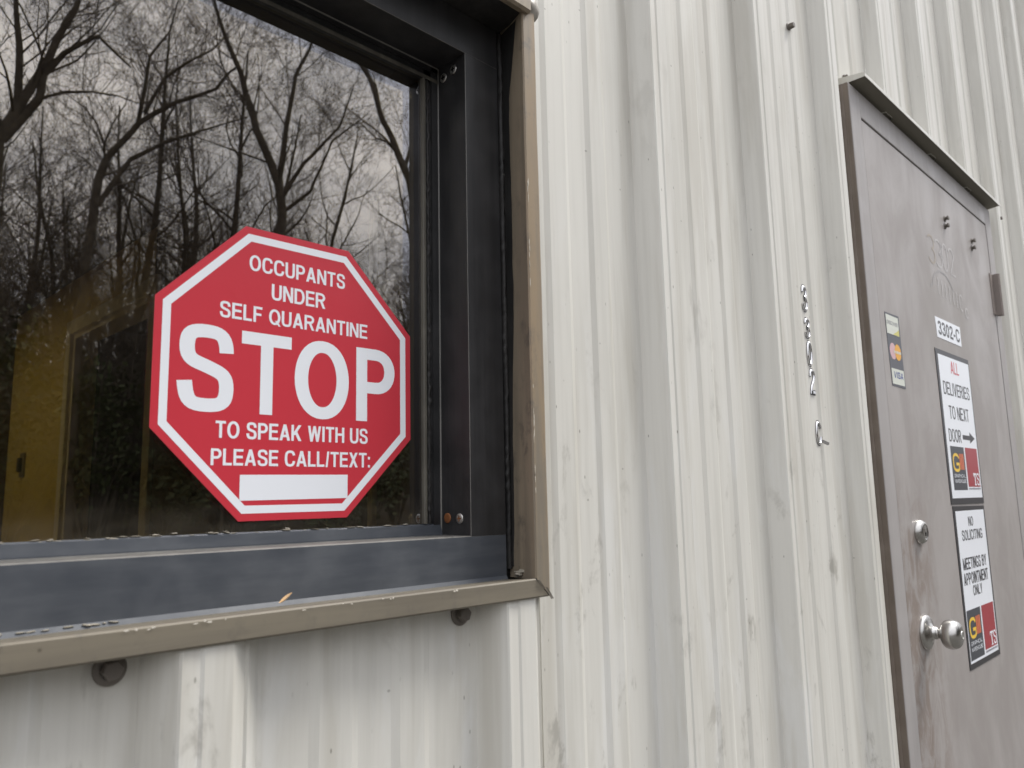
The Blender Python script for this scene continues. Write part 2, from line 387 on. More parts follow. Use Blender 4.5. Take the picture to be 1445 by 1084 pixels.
# right jamb : gasket, stop, return, chamfer, face
def jamb(side, xg, xr, xo):
    s = side
    g = MB(); extrude_z(g, [(xg, .0), (xg + s * .0002, -.0030), (xg + s * .0012, -.0046), (xg + s * .0034, -.0046), (xg + s * .0040, -.0012), (xg + s * .0040, .0)], GZB, GZT); g.build('gasket', M_GASK, win)
    j = MB()
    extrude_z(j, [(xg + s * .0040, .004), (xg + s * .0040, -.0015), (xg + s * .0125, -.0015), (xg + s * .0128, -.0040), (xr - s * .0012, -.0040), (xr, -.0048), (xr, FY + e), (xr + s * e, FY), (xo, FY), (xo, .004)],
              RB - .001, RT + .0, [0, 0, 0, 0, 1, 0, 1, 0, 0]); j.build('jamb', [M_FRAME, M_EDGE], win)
jamb(1, GXR, RX, FXO); jamb(-1, GXL, LX, FXL)
# sealant bead lying against the stop, rough along its length
def bead(pts_fn, n, rad, name, mat, seed=0, rough=.45, sides=6):
    mb = MB(); rows = []
    for i in range(n + 1):
        c, e1, e2 = pts_fn(i / n)
        row = []
        for k in range(sides):
            a = 2 * math.pi * k / sides
            rr = rad * (1 + rough * noise.noise(Vector((i * .35 + seed, k * .9, seed))) * 2)
            row.append(Vector(c) + Vector(e1) * math.cos(a) * rr + Vector(e2) * math.sin(a) * rr)
        rows.append(row)
    mb.grid(rows, 0, True, True); return mb.build(name, mat, win)
bead(lambda t: ((GXR + .0085 + .0006 * noise.noise(Vector((t * 40, 0, 0))), -.0012, GZB + (GZT - GZB) * t), (1, 0, 0), (0, 1, 0)), 260, .0023, 'sealant_bead', M_CAULK, 3, .5)
# head
hd = MB()
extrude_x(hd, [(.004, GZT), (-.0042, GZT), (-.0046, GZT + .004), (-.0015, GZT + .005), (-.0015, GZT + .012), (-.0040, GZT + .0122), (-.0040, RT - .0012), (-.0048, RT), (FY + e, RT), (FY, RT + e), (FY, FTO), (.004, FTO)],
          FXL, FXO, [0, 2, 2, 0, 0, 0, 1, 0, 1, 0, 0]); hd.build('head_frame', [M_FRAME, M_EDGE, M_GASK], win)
# sill member
sl = MB()
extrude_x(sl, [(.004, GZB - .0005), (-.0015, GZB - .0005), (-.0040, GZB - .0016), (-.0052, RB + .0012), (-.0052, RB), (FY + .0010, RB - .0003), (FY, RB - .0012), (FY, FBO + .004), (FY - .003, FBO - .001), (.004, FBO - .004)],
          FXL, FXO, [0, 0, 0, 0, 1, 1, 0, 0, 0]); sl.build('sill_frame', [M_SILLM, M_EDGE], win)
# crumbling sealant along the foot of the glass
def crumbs(n, fn, name, seed, size):
    r = random.Random(seed); mb = MB()
    for i in range(n):
        c = Vector(fn(r)); sx, sy, sz = size[0] * r.uniform(.4, 1.6), size[1] * r.uniform(.5, 1.3), size[2] * r.uniform(.4, 1.5)
        a = r.uniform(-.5, .5); ring = []
        for k in range(6):
            t = 2 * math.pi * k / 6; q = r.uniform(.6, 1.1)
            ring.append((math.cos(t) * sx * q, math.sin(t) * sz * q))
        ca, sa = math.cos(a * .3), math.sin(a * .3)
        f = [c + Vector((x * ca - z * sa, -sy, x * sa + z * ca)) for x, z in ring]
        b = [c + Vector((x * ca - z * sa, sy, x * sa + z * ca)) for x, z in ring]
        top = c + Vector((0, -sy * 1.5, 0))
        for k in range(6): mb.face([f[k], f[(k + 1) % 6], top]); mb.face([b[k], b[(k + 1) % 6], f[(k + 1) % 6], f[k]])
    o = mb.build(name, M_GUNK, win); o['kind'] = 'stuff'; return o
crumbs(400, lambda r: (r.uniform(GXL, GXR), -.0022, GZB + r.uniform(-.0012, .0012)), 'sealant_crumbs', 5, (.0030, .0010, .0005))
crumbs(16, lambda r: (r.uniform(-.30, .19) if r.random() < .15 else r.uniform(-.26, -.12), FY - .001, FBO + .0030 + r.uniform(-.0004, .0004)), 'sealant_crumbs', 9, (.0030, .0010, .0005))
crumbs(30, lambda r: (.211 + abs(r.gauss(0, .008)), FY - .008 - r.random() * .016, FBO + .003 + r.random() * .005), 'sealant_crumbs', 12, (.0030, .003, .0022))
# caulk joint between frame and flashing: dark gap with ragged bead; corner box added to block leaking light
gp = MB(); gp.box((FXO - .001, FY + .004, FBO - .004), (FXO + .012, .01, FTO)); gp.box((FXO - .003, FY + .003, FTO - .012), (.2225, .010, Z(.4175))); gp.build('caulk_joint_and_fill', M_BLACK, win)
def ragged(x, y, wdt, z0, z1, n, name, mat, seed, dx=.0):
    mb = MB(); rows = []
    for i in range(n + 1):
        t = i / n; z = z0 + (z1 - z0) * t
        k = .0016 * noise.noise(Vector((t * 14, seed, 0))) + .0014 * noise.noise(Vector((t * 90, seed, 1)))
        k2 = .0016 * noise.noise(Vector((t * 11, seed + 5, 0))) + .0024 * noise.noise(Vector((t * 60, seed, 8)))
        a, b = x + k, x + wdt + k2
        rows.append([(a, y + .004, z), (a + .0006, y - .0004, z), ((a + b) / 2, y - .0016 - .0006 * noise.noise(Vector((t * 50, seed, 3))), z), (b - .0006, y - .0006, z), (b, y + .004, z)])
    mb.grid(rows, 0, True); return mb.build(name, mat, win)
ragged(FXO + .0042, FY + .001, .0052, FBO + .01, FTO, 300, 'caulk_bead', M_CAULK, 2)
# flashing around the window : right jamb flashing
def trx(y): return .2180 - (.2180 - .2055) * (FY - y) / (FY + .090)
tj = MB()
zb_, zt_ = Z(-.1885), Z(.4100)
n = 60; rows = []
for i in range(n + 1):
    t = i / n; wv = .0006 * noise.noise(Vector((t * 7, 3, 0)))
    zi, zo = zb_ + (zt_ + .001 - zb_) * t, Z(-.2045) + (zt_ + .006 - Z(-.2045)) * t       # mitred foot: outer edge lower than inner
    rows.append([(.2178, .004, zi), (.2178, FY, zi), (.2125 + wv, -.066, zi), (.2062 + wv, -.0885, zi), (.2072 + wv, -.0903, zi), (.2225 + wv, -.0912, zo), (.2242 + wv, -.0905, zo), (.2246 + wv, -.0885, zo), (.2244, -.058, zo)])
for r0, r1 in zip(rows, rows[1:]):
    for k in range(len(r0) - 1):
        tj.face([r0[k], r0[k + 1], r1[k + 1], r1[k]], 1 if k >= 3 else 0, k in (1, 2))
tj.build('jamb_flashing', [M_BRONZE, M_BRZ_FACE], win)
# black overspray/caulk smeared up the inner third of the flashing
sm = MB(); rows = []
for i in range(121):
    t = i / 120; z = FBO + .012 + (FTO - FBO - .012) * t
    wq = .0070 + .0055 * min(1, max(0, (t - .30) * 5)) + .0026 * noise.noise(Vector((t * 6, 1, 0))) + .0010 * noise.noise(Vector((t * 25, 2, 0))) + (.018 * max(0, t - .86) * 7) - .006 * max(0, .25 - t) * 4
    ya = FY + .001; yb = FY - max(wq, .002)
    rows.append([(trx(ya) - .0006 - .0007, ya, z), (trx((ya + yb) / 2) - .0011, (ya + yb) / 2, z), (trx(yb) - .0002, yb, z)])
sm.grid(rows, 0, True); sm.build('caulk_smear', M_CAULK, win)
# sill flashing
sf = MB(); rows = []
n = 90
for i in range(n + 1):
    t = i / n; x = -3.52 + (.2052 + 3.52) * t; wv = .0007 * noise.noise(Vector((x * 9, 1, 0)))
    ex = 0.0172 * (1 if i == n else 0)
    sag = .0004 * noise.noise(Vector((x * 5, 6, 0)))
    rows.append([(x, .004, Z(-.1885)), (x, FY - .001, Z(-.1895)), (x, -.0888 + wv, Z(-.1868) + sag), (x + ex * .06, -.0902 + wv, Z(-.1880) + sag), (x + ex, -.0912 + wv, Z(-.2030) + sag), (x + ex, -.0900 + wv, Z(-.2046) + sag), (x + ex, -.0875, Z(-.2046)), (x + ex, -.0615, Z(-.2020))])
for r0, r1 in zip(rows, rows[1:]):
    for k in range(len(r0) - 1): sf.face([r0[k], r1[k], r1[k + 1], r0[k + 1]], 0, False)
sf.build('sill_flashing', M_BRZ_SILL, win)
# torn bright aluminium at the mitre
mt = MB()
mt.face([(.2058, -.0915, Z(-.1885)), (.2066, -.0935, Z(-.1878)), (.2150, -.0932, Z(-.1962)), (.2140, -.0918, Z(-.1972))])
mt.face([(.2160, -.0925, Z(-.1955)), (.2178, -.0940, Z(-.1960)), (.2262, -.0938, Z(-.2068)), (.2235, -.0925, Z(-.2072))])
mt.build('bare_metal_tear', M_CRIMP, win)
mt2 = MB(); mt2.face([(.2040, -.0908, Z(-.1868)), (.2054, -.0908, Z(-.1866)), (.2222, -.0922, Z(-.2034)), (.2212, -.0922, Z(-.2040))]); mt2.build('mitre_gap', M_BLACK, win)
# head flashing with crushed end
hf = MB(); rows = []
for i in range(61):
    t = i / 60; x = -3.52 + (.2130 + 3.52) * t
    rows.append([(x, .004, Z(.401)), (x, FY, Z(.401)), (x, -.086, Z(.4035)), (x, -.0935, Z(.4015)), (x, -.0965, Z(.404)), (x, -.0965, Z(.446)), (x, -.0600, Z(.450))])
for r0, r1 in zip(rows, rows[1:]):
    for k in range(len(r0) - 1): hf.face([r0[k], r1[k], r1[k + 1], r0[k + 1]], 1 if k < 2 else 0)
hf.build('head_flashing', [M_BRONZE, M_CAULK], win)
cr = MB(); rows = []
for i in range(13):
    a = math.pi * i / 12
    row = []
    for k in range(17):
        b = 2 * math.pi * k / 16
        r = .0125 * (1 + .22 * noise.noise(Vector((i * .5, k * .45, 2)))) * (math.sin(a) ** .55)
        row.append((.2195 - .0145 * math.cos(a) * 1.0, -.0830 + r * math.cos(b) * .95, Z(.4145) + r * math.sin(b) * 1.1))
    rows.append(row)
cr.grid(rows, 0, True); cr.build('crushed_flashing_end', [M_CRIMP], win)
# paint chips along the front edge of the sill flashing
rc = random.Random(21); mb = MB()
for i in range(16):
    x = rc.choice((-.16, -.13, -.11, -.04, -.02, .0, .03, .10)) + rc.gauss(0, .008) if i < 26 else rc.uniform(-.4, .19); sx, sz = rc.uniform(.0006, .0022), rc.uniform(.0004, .0010)
    a = [rc.uniform(.6, 1.2) for _ in range(6)]; zc = Z(-.1876) - rc.random() * .0012
    mb.face([(x + sx * a[k] * math.cos(k * 1.047), -.0914, zc + sz * a[k] * math.sin(k * 1.047)) for k in range(6)])
o = mb.build('paint_chips', flat('pale_chip', (.62, .58, .50), .6), win); o['kind'] = 'stuff'
# bright scrapes along the front corner of the right flashing
mb = MB()
for i in range(22):
    z = Z(rc.choice((.20, .13, .11, -.05, -.08)) + rc.gauss(0, .016)); hz_ = rc.uniform(.0015, .007); wx = rc.uniform(.0003, .0008); x = .2066 + rc.uniform(-.0003, .0008)
    mb.face([(x, -.0912, z - hz_), (x + wx, -.0912, z - hz_ * .3), (x + wx * .8, -.0912, z + hz_), (x - wx * .3, -.0912, z + hz_ * .4)])
o = mb.build('paint_chips', bpy.data.materials['pale_chip'], win); o['kind'] = 'stuff'
# left flashing
lf = MB(); extrude_z(lf, [(-3.375, .004), (-3.375, -.0903), (-3.52, -.0912), (-3.52, -.058)], Z(-.2045), Z(.404)); lf.build('jamb_flashing', M_BRONZE, win)
# frame assembly screws on the jamb return
def panscrew(y, z, mat, r=.0050, x=RX):
    mb = MB(); mb.lathe((x, y, z), (-1, 0, 0), [(0, r), (.0006, r), (.0009, r * .82), (.0011, r * .45), (.0011, r * .0)], 20)
    c = Vector((x - .0012, y, z)); k = r * .58; q = r * .15
    mb.face([c + Vector((0, -k, -q)), c + Vector((0, k, -q)), c + Vector((0, k, q)), c + Vector((0, -k, q))], 1)
    mb.face([c + Vector((-.0001, -q, -k)), c + Vector((-.0001, q, -k)), c + Vector((-.0001, q, k)), c + Vector((-.0001, -q, k))], 1)
    return mb
for y, z, m, lb in ((-.0315, Z(-.1290), M_SCREW, 'bright zinc screw with rust in its recess'), (-.0135, Z(-.1285), M_RUST, 'rusty orange screw'), (-.0290, Z(.3440), M_SCREW, 'zinc screw'), (-.0130, Z(.3410), M_SCREW, 'dull zinc screw')):
    o = panscrew(y, z, m).build('screw', [m, M_RUST if 'rust' in lb else M_BLACK], win); o['label'] = lb

# ------------------------------------------------------------------ lettering engine (own stroked capitals)
WID = dict(A=.98, B=.92, C=.95, D=.95, E=.82, F=.76, G=1.0, H=.92, I=.24, J=.7, K=.96, L=.74, M=1.08, N=.92, O=1.02, P=.86, Q=1.02, R=.94, S=.88, T=.84, U=.90, V=.94, W=1.30, X=.92, Y=.92, Z=.84)
WID.update({' ': .36, '-': .42, ':': .24, '/': .36, '0': .76, '1': .5, '2': .76, '3': .76, '.': .24})
def bez(p0, p1, p2, p3, n=9):
    o = []
    for i in range(n + 1):
        t = i / n; a, b, c, d = (1 - t) ** 3, 3 * t * (1 - t) ** 2, 3 * t * t * (1 - t), t ** 3
        o.append((a * p0[0] + b * p1[0] + c * p2[0] + d * p3[0], a * p0[1] + b * p1[1] + c * p2[1] + d * p3[1]))
    return o
K_ = .5523
def glyph(ch, W, tx, ty):
    """strokes: ('c', pts, closed) centreline ; ('q', 4pts) solid. Box 0..W x 0..1"""
    l, r, b, t, c = tx / 2, W - tx / 2, ty / 2, 1 - ty / 2, W / 2
    o = 0.012
    def ell(l=l, r=r, b=b - o, t=t + o):
        cx, cy, rx, ry = (l + r) / 2, (b + t) / 2, (r - l) / 2, (t - b) / 2
        return [(cx + rx * math.cos(a) * (abs(math.cos(a)) ** -.10 if abs(math.cos(a)) > 1e-3 else 1), cy + ry * math.sin(a)) for a in [2 * math.pi * k / 40 for k in range(40)]]
    def vs_(x, y0=0, y1=1): return ('q', [(x - tx / 2, y0), (x + tx / 2, y0), (x + tx / 2, y1), (x - tx / 2, y1)])
    def hs(y, x0, x1): return ('q', [(x0, y - ty / 2), (x1, y - ty / 2), (x1, y + ty / 2), (x0, y + ty / 2)])
    def leg(x0, y0, x1, y1, k=1.08): d = tx * k / 2; return ('q', [(x0 - d, y0), (x0 + d, y0), (x1 + d, y1), (x1 - d, y1)])
    def bowl(x0, xr, y0, y1):          # D-shaped half ring, y0/y1 centrelines
        rx = min(xr - x0, (xr - x0)) * .62; ym = (y0 + y1) / 2
        return ('c', [(x0, y1)] + bez((xr - rx, y1), (xr - rx * .35, y1), (xr, y1 - (y1 - ym) * .45), (xr, ym)) + bez((xr, ym), (xr, y0 + (ym - y0) * .45), (xr - rx * .35, y0), (xr - rx, y0))[1:] + [(x0, y0)], False)
    d = tx * .54
    if ch == 'A': return [leg(d, 0, c, 1), leg(W - d, 0, c, 1), hs(.28, W * .22, W * .78)]
    if ch == 'B': return [vs_(l), bowl(tx, r - .04, .53, t), bowl(tx, r, b, .53)]
    if ch in 'CG':
        pts = bez((r + .01, .70 if ch == 'C' else .72), (r - .04, .90), (c + .22 * W, t + o), (c, t + o)) + bez((c, t + o), (c - .30 * W, t + o), (l, .80), (l, .5))[1:] + bez((l, .5), (l, .20), (c - .30 * W, b - o), (c, b - o))[1:]
        if ch == 'C': return [('c', pts + bez((c, b - o), (c + .24 * W, b - o), (r - .02, .12), (r + .015, .34))[1:], False)]
        return [('c', pts + bez((c, b - o), (c + .2 * W, b - o), (r - .08, .07), (r, .17))[1:], False), vs_(r, .12, .50), hs(.50 - ty / 2, c, W)]
    if ch == 'D': return [vs_(l), bowl(tx, r, b, t)]
    if ch == 'E': return [vs_(l), hs(t, tx, W), hs(.52, tx, W * .94), hs(b, tx, W)]
    if ch == 'F': return [vs_(l), hs(t, tx, W), hs(.50, tx, W * .90)]
    if ch == 'H': return [vs_(l), vs_(r), hs(.53, tx, W - tx)]
    if ch == 'I': return [vs_(c)]
    if ch == 'K': return [vs_(l), leg(tx * .9, .36, W - d * 1.3, 1, 1.2), leg(W * .40, .60, W - d * 1.15, 0, 1.25)]
    if ch == 'L': return [vs_(l), hs(b, tx, W)]
    if ch == 'M': return [vs_(l), vs_(r), leg(c, 0, l + tx * .05, 1, .9), leg(c, 0, r - tx * .05, 1, .9)]
    if ch == 'N': return [vs_(l), vs_(r), leg(r - tx * .04, 0, l + tx * .04, 1, 1.1)]
    if ch == 'O' or ch == '0': return [('c', ell(), True)]
    if ch == 'Q': return [('c', ell(), True), leg(W * .95, -.07, W * .62, .27, .9)]
    if ch == 'P': return [vs_(l), bowl(tx, r, .46, t)]
    if ch == 'R': return [vs_(l), bowl(tx, r - .02, .50, t), leg(W - d, 0, W * .55, .48, 1.12)]
    if ch == 'S':
        return [('c', bez((r - .01, .695), (r - .02, .90), (c + .24 * W, t + o), (c, t + o)) + bez((c, t + o), (c - .30 * W, t + o), (l + .02, .88), (l + .02, .735))[1:]
                 + bez((l + .02, .735), (l + .02, .56), (c - .16 * W, .565), (c + .02, .515))[1:] + bez((c + .02, .515), (c + .26 * W, .455), (r, .44), (r, .275))[1:]
                 + bez((r, .275), (r, .10), (c + .28 * W, b - o), (c, b - o))[1:] + bez((c, b - o), (c - .30 * W, b - o), (l + .03, .12), (l - .005, .335))[1:], False)]
    if ch == 'T': return [hs(t, 0, W), vs_(c, 0, 1 - ty)]
    if ch == 'U': return [('c', [(l, 1)] + bez((l, .38), (l, .10), (c - .24 * W, b - o), (c, b - o)) + bez((c, b - o), (c + .24 * W, b - o), (r, .10), (r, .38))[1:] + [(r, 1)], False)]
    if ch == 'V': return [leg(c, 0, d, 1), leg(c, 0, W - d, 1)]
    if ch == 'W': return [leg(W * .28, 0, d, 1, 1), leg(W * .28, 0, c, 1, .95), leg(W * .72, 0, c, 1, .95), leg(W * .72, 0, W - d, 1, 1)]
    if ch == 'X': return [leg(d * 1.1, 0, W - d * 1.2, 1, 1.15), leg(W - d * 1.1, 0, d * 1.2, 1, 1.15)]
    if ch == 'Y': return [vs_(c, 0, .45), leg(c, .40, d, 1, 1.05), leg(c, .40, W - d, 1, 1.05)]
    if ch == 'Z': return [hs(t, 0, W), hs(b, 0, W), leg(d * 1.2, ty * .9, W - d * 1.2, 1 - ty * .9, 1.15)]
    if ch == '-': return [hs(.38, 0, W)]
    if ch == '/': return [leg(tx * .45, -.02, W - tx * .45, 1.02, .85)]
    if ch == ':': return [('q', [(c - tx / 2, 0), (c + tx / 2, 0), (c + tx / 2, ty * 1.15), (c - tx / 2, ty * 1.15)]), ('q', [(c - tx / 2, .56), (c + tx / 2, .56), (c + tx / 2, .56 + ty * 1.15), (c - tx / 2, .56 + ty * 1.15)])]
    if ch == '.': return [('q', [(c - tx / 2, 0), (c + tx / 2, 0), (c + tx / 2, ty), (c - tx / 2, ty)])]
    if ch == '1': return [vs_(r), leg(l * .6, .72, r, .96, 1)]
    if ch == '2': return [('c', bez((l, .70), (l + .01, .90), (l + .12 * W, t + o), (c, t + o)) + bez((c, t + o), (c + .32 * W, t + o), (r, .88), (r, .73))[1:] + bez((r, .73), (r, .50), (l + .06, .40), (l + .03, ty * .85))[1:], False), hs(b, 0, W)]
    if ch == '3': return [('c', bez((l, .74), (l + .02, .90), (l + .14 * W, t + o), (c, t + o)) + bez((c, t + o), (c + .28 * W, t + o), (r - .03, .90), (r - .03, .75))[1:] + bez((r - .03, .75), (r - .03, .60), (c + .15 * W, .53), (c - .06, .53))[1:], False),
                          ('c', bez((c - .06, .53), (c + .28 * W, .53), (r, .44), (r, .28)) + bez((r, .28), (r, .10), (c + .28 * W, b - o), (c, b - o))[1:] + bez((c, b - o), (c - .3 * W, b - o), (l + .01, .12), (l - .01, .28))[1:], False)]
    return []
def thick(pts, closed, tx, ty):
    n = len(pts); a, b = [], []
    for i in range(n):
        p0 = pts[(i - 1) % n] if (closed or i > 0) else pts[i]; p1 = pts[(i + 1) % n] if (closed or i < n - 1) else pts[i]
        dx, dy = p1[0] - p0[0], p1[1] - p0[1]
        # normal in the space where the pen is round
        nx, ny = -dy / ty, dx / tx
        nx, ny = -dy * tx, dx * ty
        nx, ny = (-dy / ty) , (dx / tx)
        l_ = math.hypot(nx, ny) or 1; nx /= l_; ny /= l_
        a.append((pts[i][0] + nx * tx / 2, pts[i][1] + ny * ty / 2)); b.append((pts[i][0] - nx * tx / 2, pts[i][1] - ny * ty / 2))
    return a, b
def glyph_polys(ch, W, tx, ty):
    out = []
    for g in glyph(ch, W, tx, ty):
        if g[0] == 'q': out.append([tuple(g[1])])
        else:
            a, b = thick(g[1], g[2], tx, ty); n = len(a); q = []
            for i in range(n if g[2] else n - 1):
                j = (i + 1) % n; q.append((b[i], b[j], a[j], a[i]))
            out.append(q)
    return out
def place(x0, z0, wdt, hgt, y, shear=0.0, slope=0.0):
    return lambda u, v: (x0 + u * wdt + v * shear * hgt, y, z0 + v * hgt + slope * u * wdt)
def text_mesh(mb, txt, x0, x1, z0, z1, y, tx=.165, ty=.15, gap=.13, slope=0.0, italic=0.0, mi=0):
    h = z1 - z0
    tot = sum(WID[c] for c in txt) + gap * (len(txt) - 1); sx = (x1 - x0) / tot
    x = x0
    for ch in txt:
        W = WID[ch]; ax = tx * h / sx           # keep the stem the asked fraction of the height
        k = 0
        for prim in glyph_polys(ch, W, ax, ty):
            for q in prim:
                mb.face([(x + u * sx + italic * v * h, y - k * .00003, z0 + v * h + slope * (x - x0 + u * sx)) for u, v in q], mi)
            k += 1
        x += (W + gap) * sx
def rect(mb, x0, x1, z0, z1, y, mi=0, slope=0.0):
    mb.face([(x0, y, z0), (x1, y, z0 + slope * (x1 - x0)), (x1, y, z1 + slope * (x1 - x0)), (x0, y, z1)], mi)
def slab(mb, pts, y0, y1, mi=0):
    """flat plate with a real edge: front at y1 (towards the viewer), back at y0"""
    mb.face([(x, y1, z) for x, z in pts], mi)
    n = len(pts)
    for i in range(n):
        (xa, za), (xb, zb) = pts[i], pts[(i + 1) % n]
        mb.face([(xa, y0, za), (xb, y0, zb), (xb, y1, zb), (xa, y1, za)], mi)

# ------------------------------------------------------------------ the red octagonal notice
stop = thing('stop_sign_decal', 'red octagonal STOP self quarantine notice stuck on the window glass', 'sign', (0, 0, Z(0)))
rt = math.radians(.24)
def R2(x, z): return (x * math.cos(rt) - z * math.sin(rt), Z(0) + x * math.sin(rt) + z * math.cos(rt))
def octo(a):
    b = a * math.tan(math.pi / 8); return [R2(*q) for q in ((-b, a), (-a, b), (-a, -b), (-b, -a), (b, -a), (a, -b), (a, b), (b, a))]
SY = -.0006
mb = MB(); slab(mb, octo(.125), -.00005, SY); mb.build('backing', M_RED, stop)
mb = MB(); A_, B_ = octo(.1189), octo(.1124)
for i in range(8):
    j = (i + 1) % 8; mb.face([(A_[i][0], SY - .0001, A_[i][1]), (A_[j][0], SY - .0001, A_[j][1]), (B_[j][0], SY - .0001, B_[j][1]), (B_[i][0], SY - .0001, B_[i][1])])
mb.build('border', M_WHT, stop)
def stext(t, x0, x1, z0, z1, tx=.175, ty=.155, gap=.12):
    mb = MB(); text_mesh(mb, t, x0, x1, 0, z1 - z0, SY - .0001, tx, ty, gap)
    mb.v = [(R2(x, z + z0)[0], y, R2(x, z + z0)[1]) for x, y, z in mb.v]
    return mb.build('lettering', M_WHT, stop)
stext('OCCUPANTS', -.0478, .0480, .0870, .1008)
stext('UNDER', -.0266, .0270, .0645, .0786)
stext('SELF QUARANTINE', -.0727, .0734, .0424, .0560)
stext('TO SPEAK WITH US', -.0732, .0742, -.0577, -.0438)
stext('PLEASE CALL/TEXT:', -.0764, .0770, -.0798, -.0663)
for ch, x0, x1, tx in (('S', -.1058, -.0590, .176), ('T', -.0528, -.0065, .165), ('O', -.0030, .0530, .190), ('P', .0612, .1056, .176)):
    mb = MB(); sc = (x1 - x0) / WID[ch]
    text_mesh(mb, ch, x0, x1, 0, .0698, SY - .0001, tx, .156)
    mb.v = [(R2(x, z - .0365)[0], y, R2(x, z - .0365)[1]) for x, y, z in mb.v]
    mb.build('letter', M_WHT, stop)
mb = MB(); q = [(-.0514, -.1084), (.0524, -.1076), (.0524, -.0866), (-.0514, -.0873)]
mb.face([(R2(*p)[0], SY - .0001, R2(*p)[1]) for p in q]); mb.build('blank_panel', M_WHT, stop)

# ------------------------------------------------------------------ door
door = thing('door', 'taupe painted steel door with knob, dead bolt and drip cap', 'door', (0, 0, 0))
DY = -.088                                        # frame face
LX0, LX1, LZT = 1.199, 2.105, Z(.634)             # leaf
OX0, OX1, OZT = 1.143, 2.163, Z(.690)
LY = -.0868
mb = MB()
mb.box((LX0 + .0014, LY, .012), (LX1 - .0014, LY + .044, LZT - .003)); leaf = mb.build('door_leaf', M_DOOR, door, bevel=.0012)
# frame : left, right, head
def dframe(x0, x1, z0, z1, name='door_frame', bev=.0012):
    mb = MB(); mb.box((x0, DY, z0), (x1, DY + .12, z1)); return mb.build(name, M_DFRAME, door, bevel=bev)
dframe(OX0 + .0008, LX0 - .0012, 0, OZT); dframe(LX1 + .0012, OX1, 0, OZT)
dframe(LX0 - .0012, LX1 + .0012, LZT + .001, OZT)
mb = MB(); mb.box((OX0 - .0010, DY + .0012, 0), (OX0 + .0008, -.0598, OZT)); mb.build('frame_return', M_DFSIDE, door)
mb = MB(); mb.box((LX0 - .004, LY + .006, .01), (LX0 + .004, LY + .05, LZT)); mb.box((LX1 - .004, LY + .006, .01), (LX1 + .004, LY + .05, LZT)); mb.box((LX0, LY + .006, LZT - .004), (LX1, LY + .05, LZT + .004)); mb.build('door_gap', M_BLACK, door)
mb = MB(); mb.box((OX0 - .02, DY - .02, -.02), (OX1 + .02, .05, .012)); mb.build('threshold', M_STEEL, door)
# lumpy sealant line where the frame meets the wall
mb = MB(); rows = []
for i in range(300):
    z = .02 + (OZT - .02) * i / 299; k = .0016 + .0013 * noise.noise(Vector((z * 30, 1, 1))) + .0011 * noise.noise(Vector((z * 110, 1, 4)))
    rows.append([(OX0 - .001 - k, -.0712 - k * .2, z), (OX0 - .0016, -.0745 - k * 1.3, z), (OX0 - .0005, -.0752 - k, z)])
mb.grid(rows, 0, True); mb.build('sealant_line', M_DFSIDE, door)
# drip cap
mb = MB()
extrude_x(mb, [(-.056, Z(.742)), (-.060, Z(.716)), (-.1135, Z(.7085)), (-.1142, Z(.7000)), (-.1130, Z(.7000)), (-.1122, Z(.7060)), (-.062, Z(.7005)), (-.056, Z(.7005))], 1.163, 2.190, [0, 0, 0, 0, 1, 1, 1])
mb.build('drip_cap', [M_WHITE_TRIM, flat('brown_cap_underside', (.20, .185, .15), .7)], door)  # underside browner and darker than the rest of the cap
mb = MB(); mb.face([(1.1628, -.060, Z(.716)), (1.1628, -.1142, Z(.7088)), (1.1628, -.1142, Z(.6995)), (1.1628, -.060, Z(.6995))]); mb.face([(1.1700, -.1146, Z(.7090)), (1.1640, -.1146, Z(.7090)), (1.1652, -.1150, Z(.7205)), (1.1668, -.1146, Z(.7200))]); mb.build('cap_end', M_WHITE_TRIM, door)
for x in (1.19, 1.48, 1.78, 2.04):
    mb = MB(); mb.lathe((x, -.064, Z(.728)), (0, -1, .1), [(0, .0052), (.003, .0052), (.0032, .0035), (.008, .0033), (.009, 0)], 8, smooth=False); mb.build('bolt', M_BOLT, door)
# knob
KX, KZ = 1.286, Z(-.3735)
mb = MB(); mb.lathe((KX, LY, KZ), (0, -1, 0), [(0, .0325), (.003, .0325), (.0062, .0310), (.0085, .0265), (.0098, .0190), (.0120, .0150), (.0150, .0120)], 48); mb.build('rose', M_STEEL, leaf)
mb = MB()
mb.lathe((KX, LY, KZ), (0, -1, 0), [(.012, .0120), (.021, .0112), (.0215, .0100), (.0260, .0100), (.0270, .0118), (.0290, .0150), (.0315, .0205), (.0350, .0243), (.0400, .0262), (.0460, .0268), (.0520, .0258), (.0575, .0228), (.0610, .0185), (.0628, .0130), (.0632, .0080)], 56)
mb.build('knob', M_STEEL, leaf)
mb = MB(); mb.lathe((KX, LY - .0632, KZ), (0, -1, 0), [(0, .0080), (.0012, .0076), (.0013, .0058), (.0004, .0056), (.0004, 0)], 28)
mb.box((KX - .0007, LY - .0640, KZ - .0035), (KX + .0007, LY - .0634, KZ + .0035)); mb.build('key_cylinder', M_SCREW, leaf)
BX, BZ = 1.302, Z(-.1875)
mb = MB(); mb.lathe((BX, LY, BZ), (0, -1, 0), [(0, .0240), (.004, .0240), (.009, .0215), (.0125, .0180), (.0135, .0150), (.0122, .0135), (.0126, .0110), (.0132, .0)], 44)
mb.build('dead_bolt', M_STEEL, leaf)
mb = MB(); mb.box((BX - .0008, LY - .0140, BZ - .0075), (BX + .0008, LY - .0130, BZ - .0005)); mb.build('key_slot', M_BLACK, leaf)
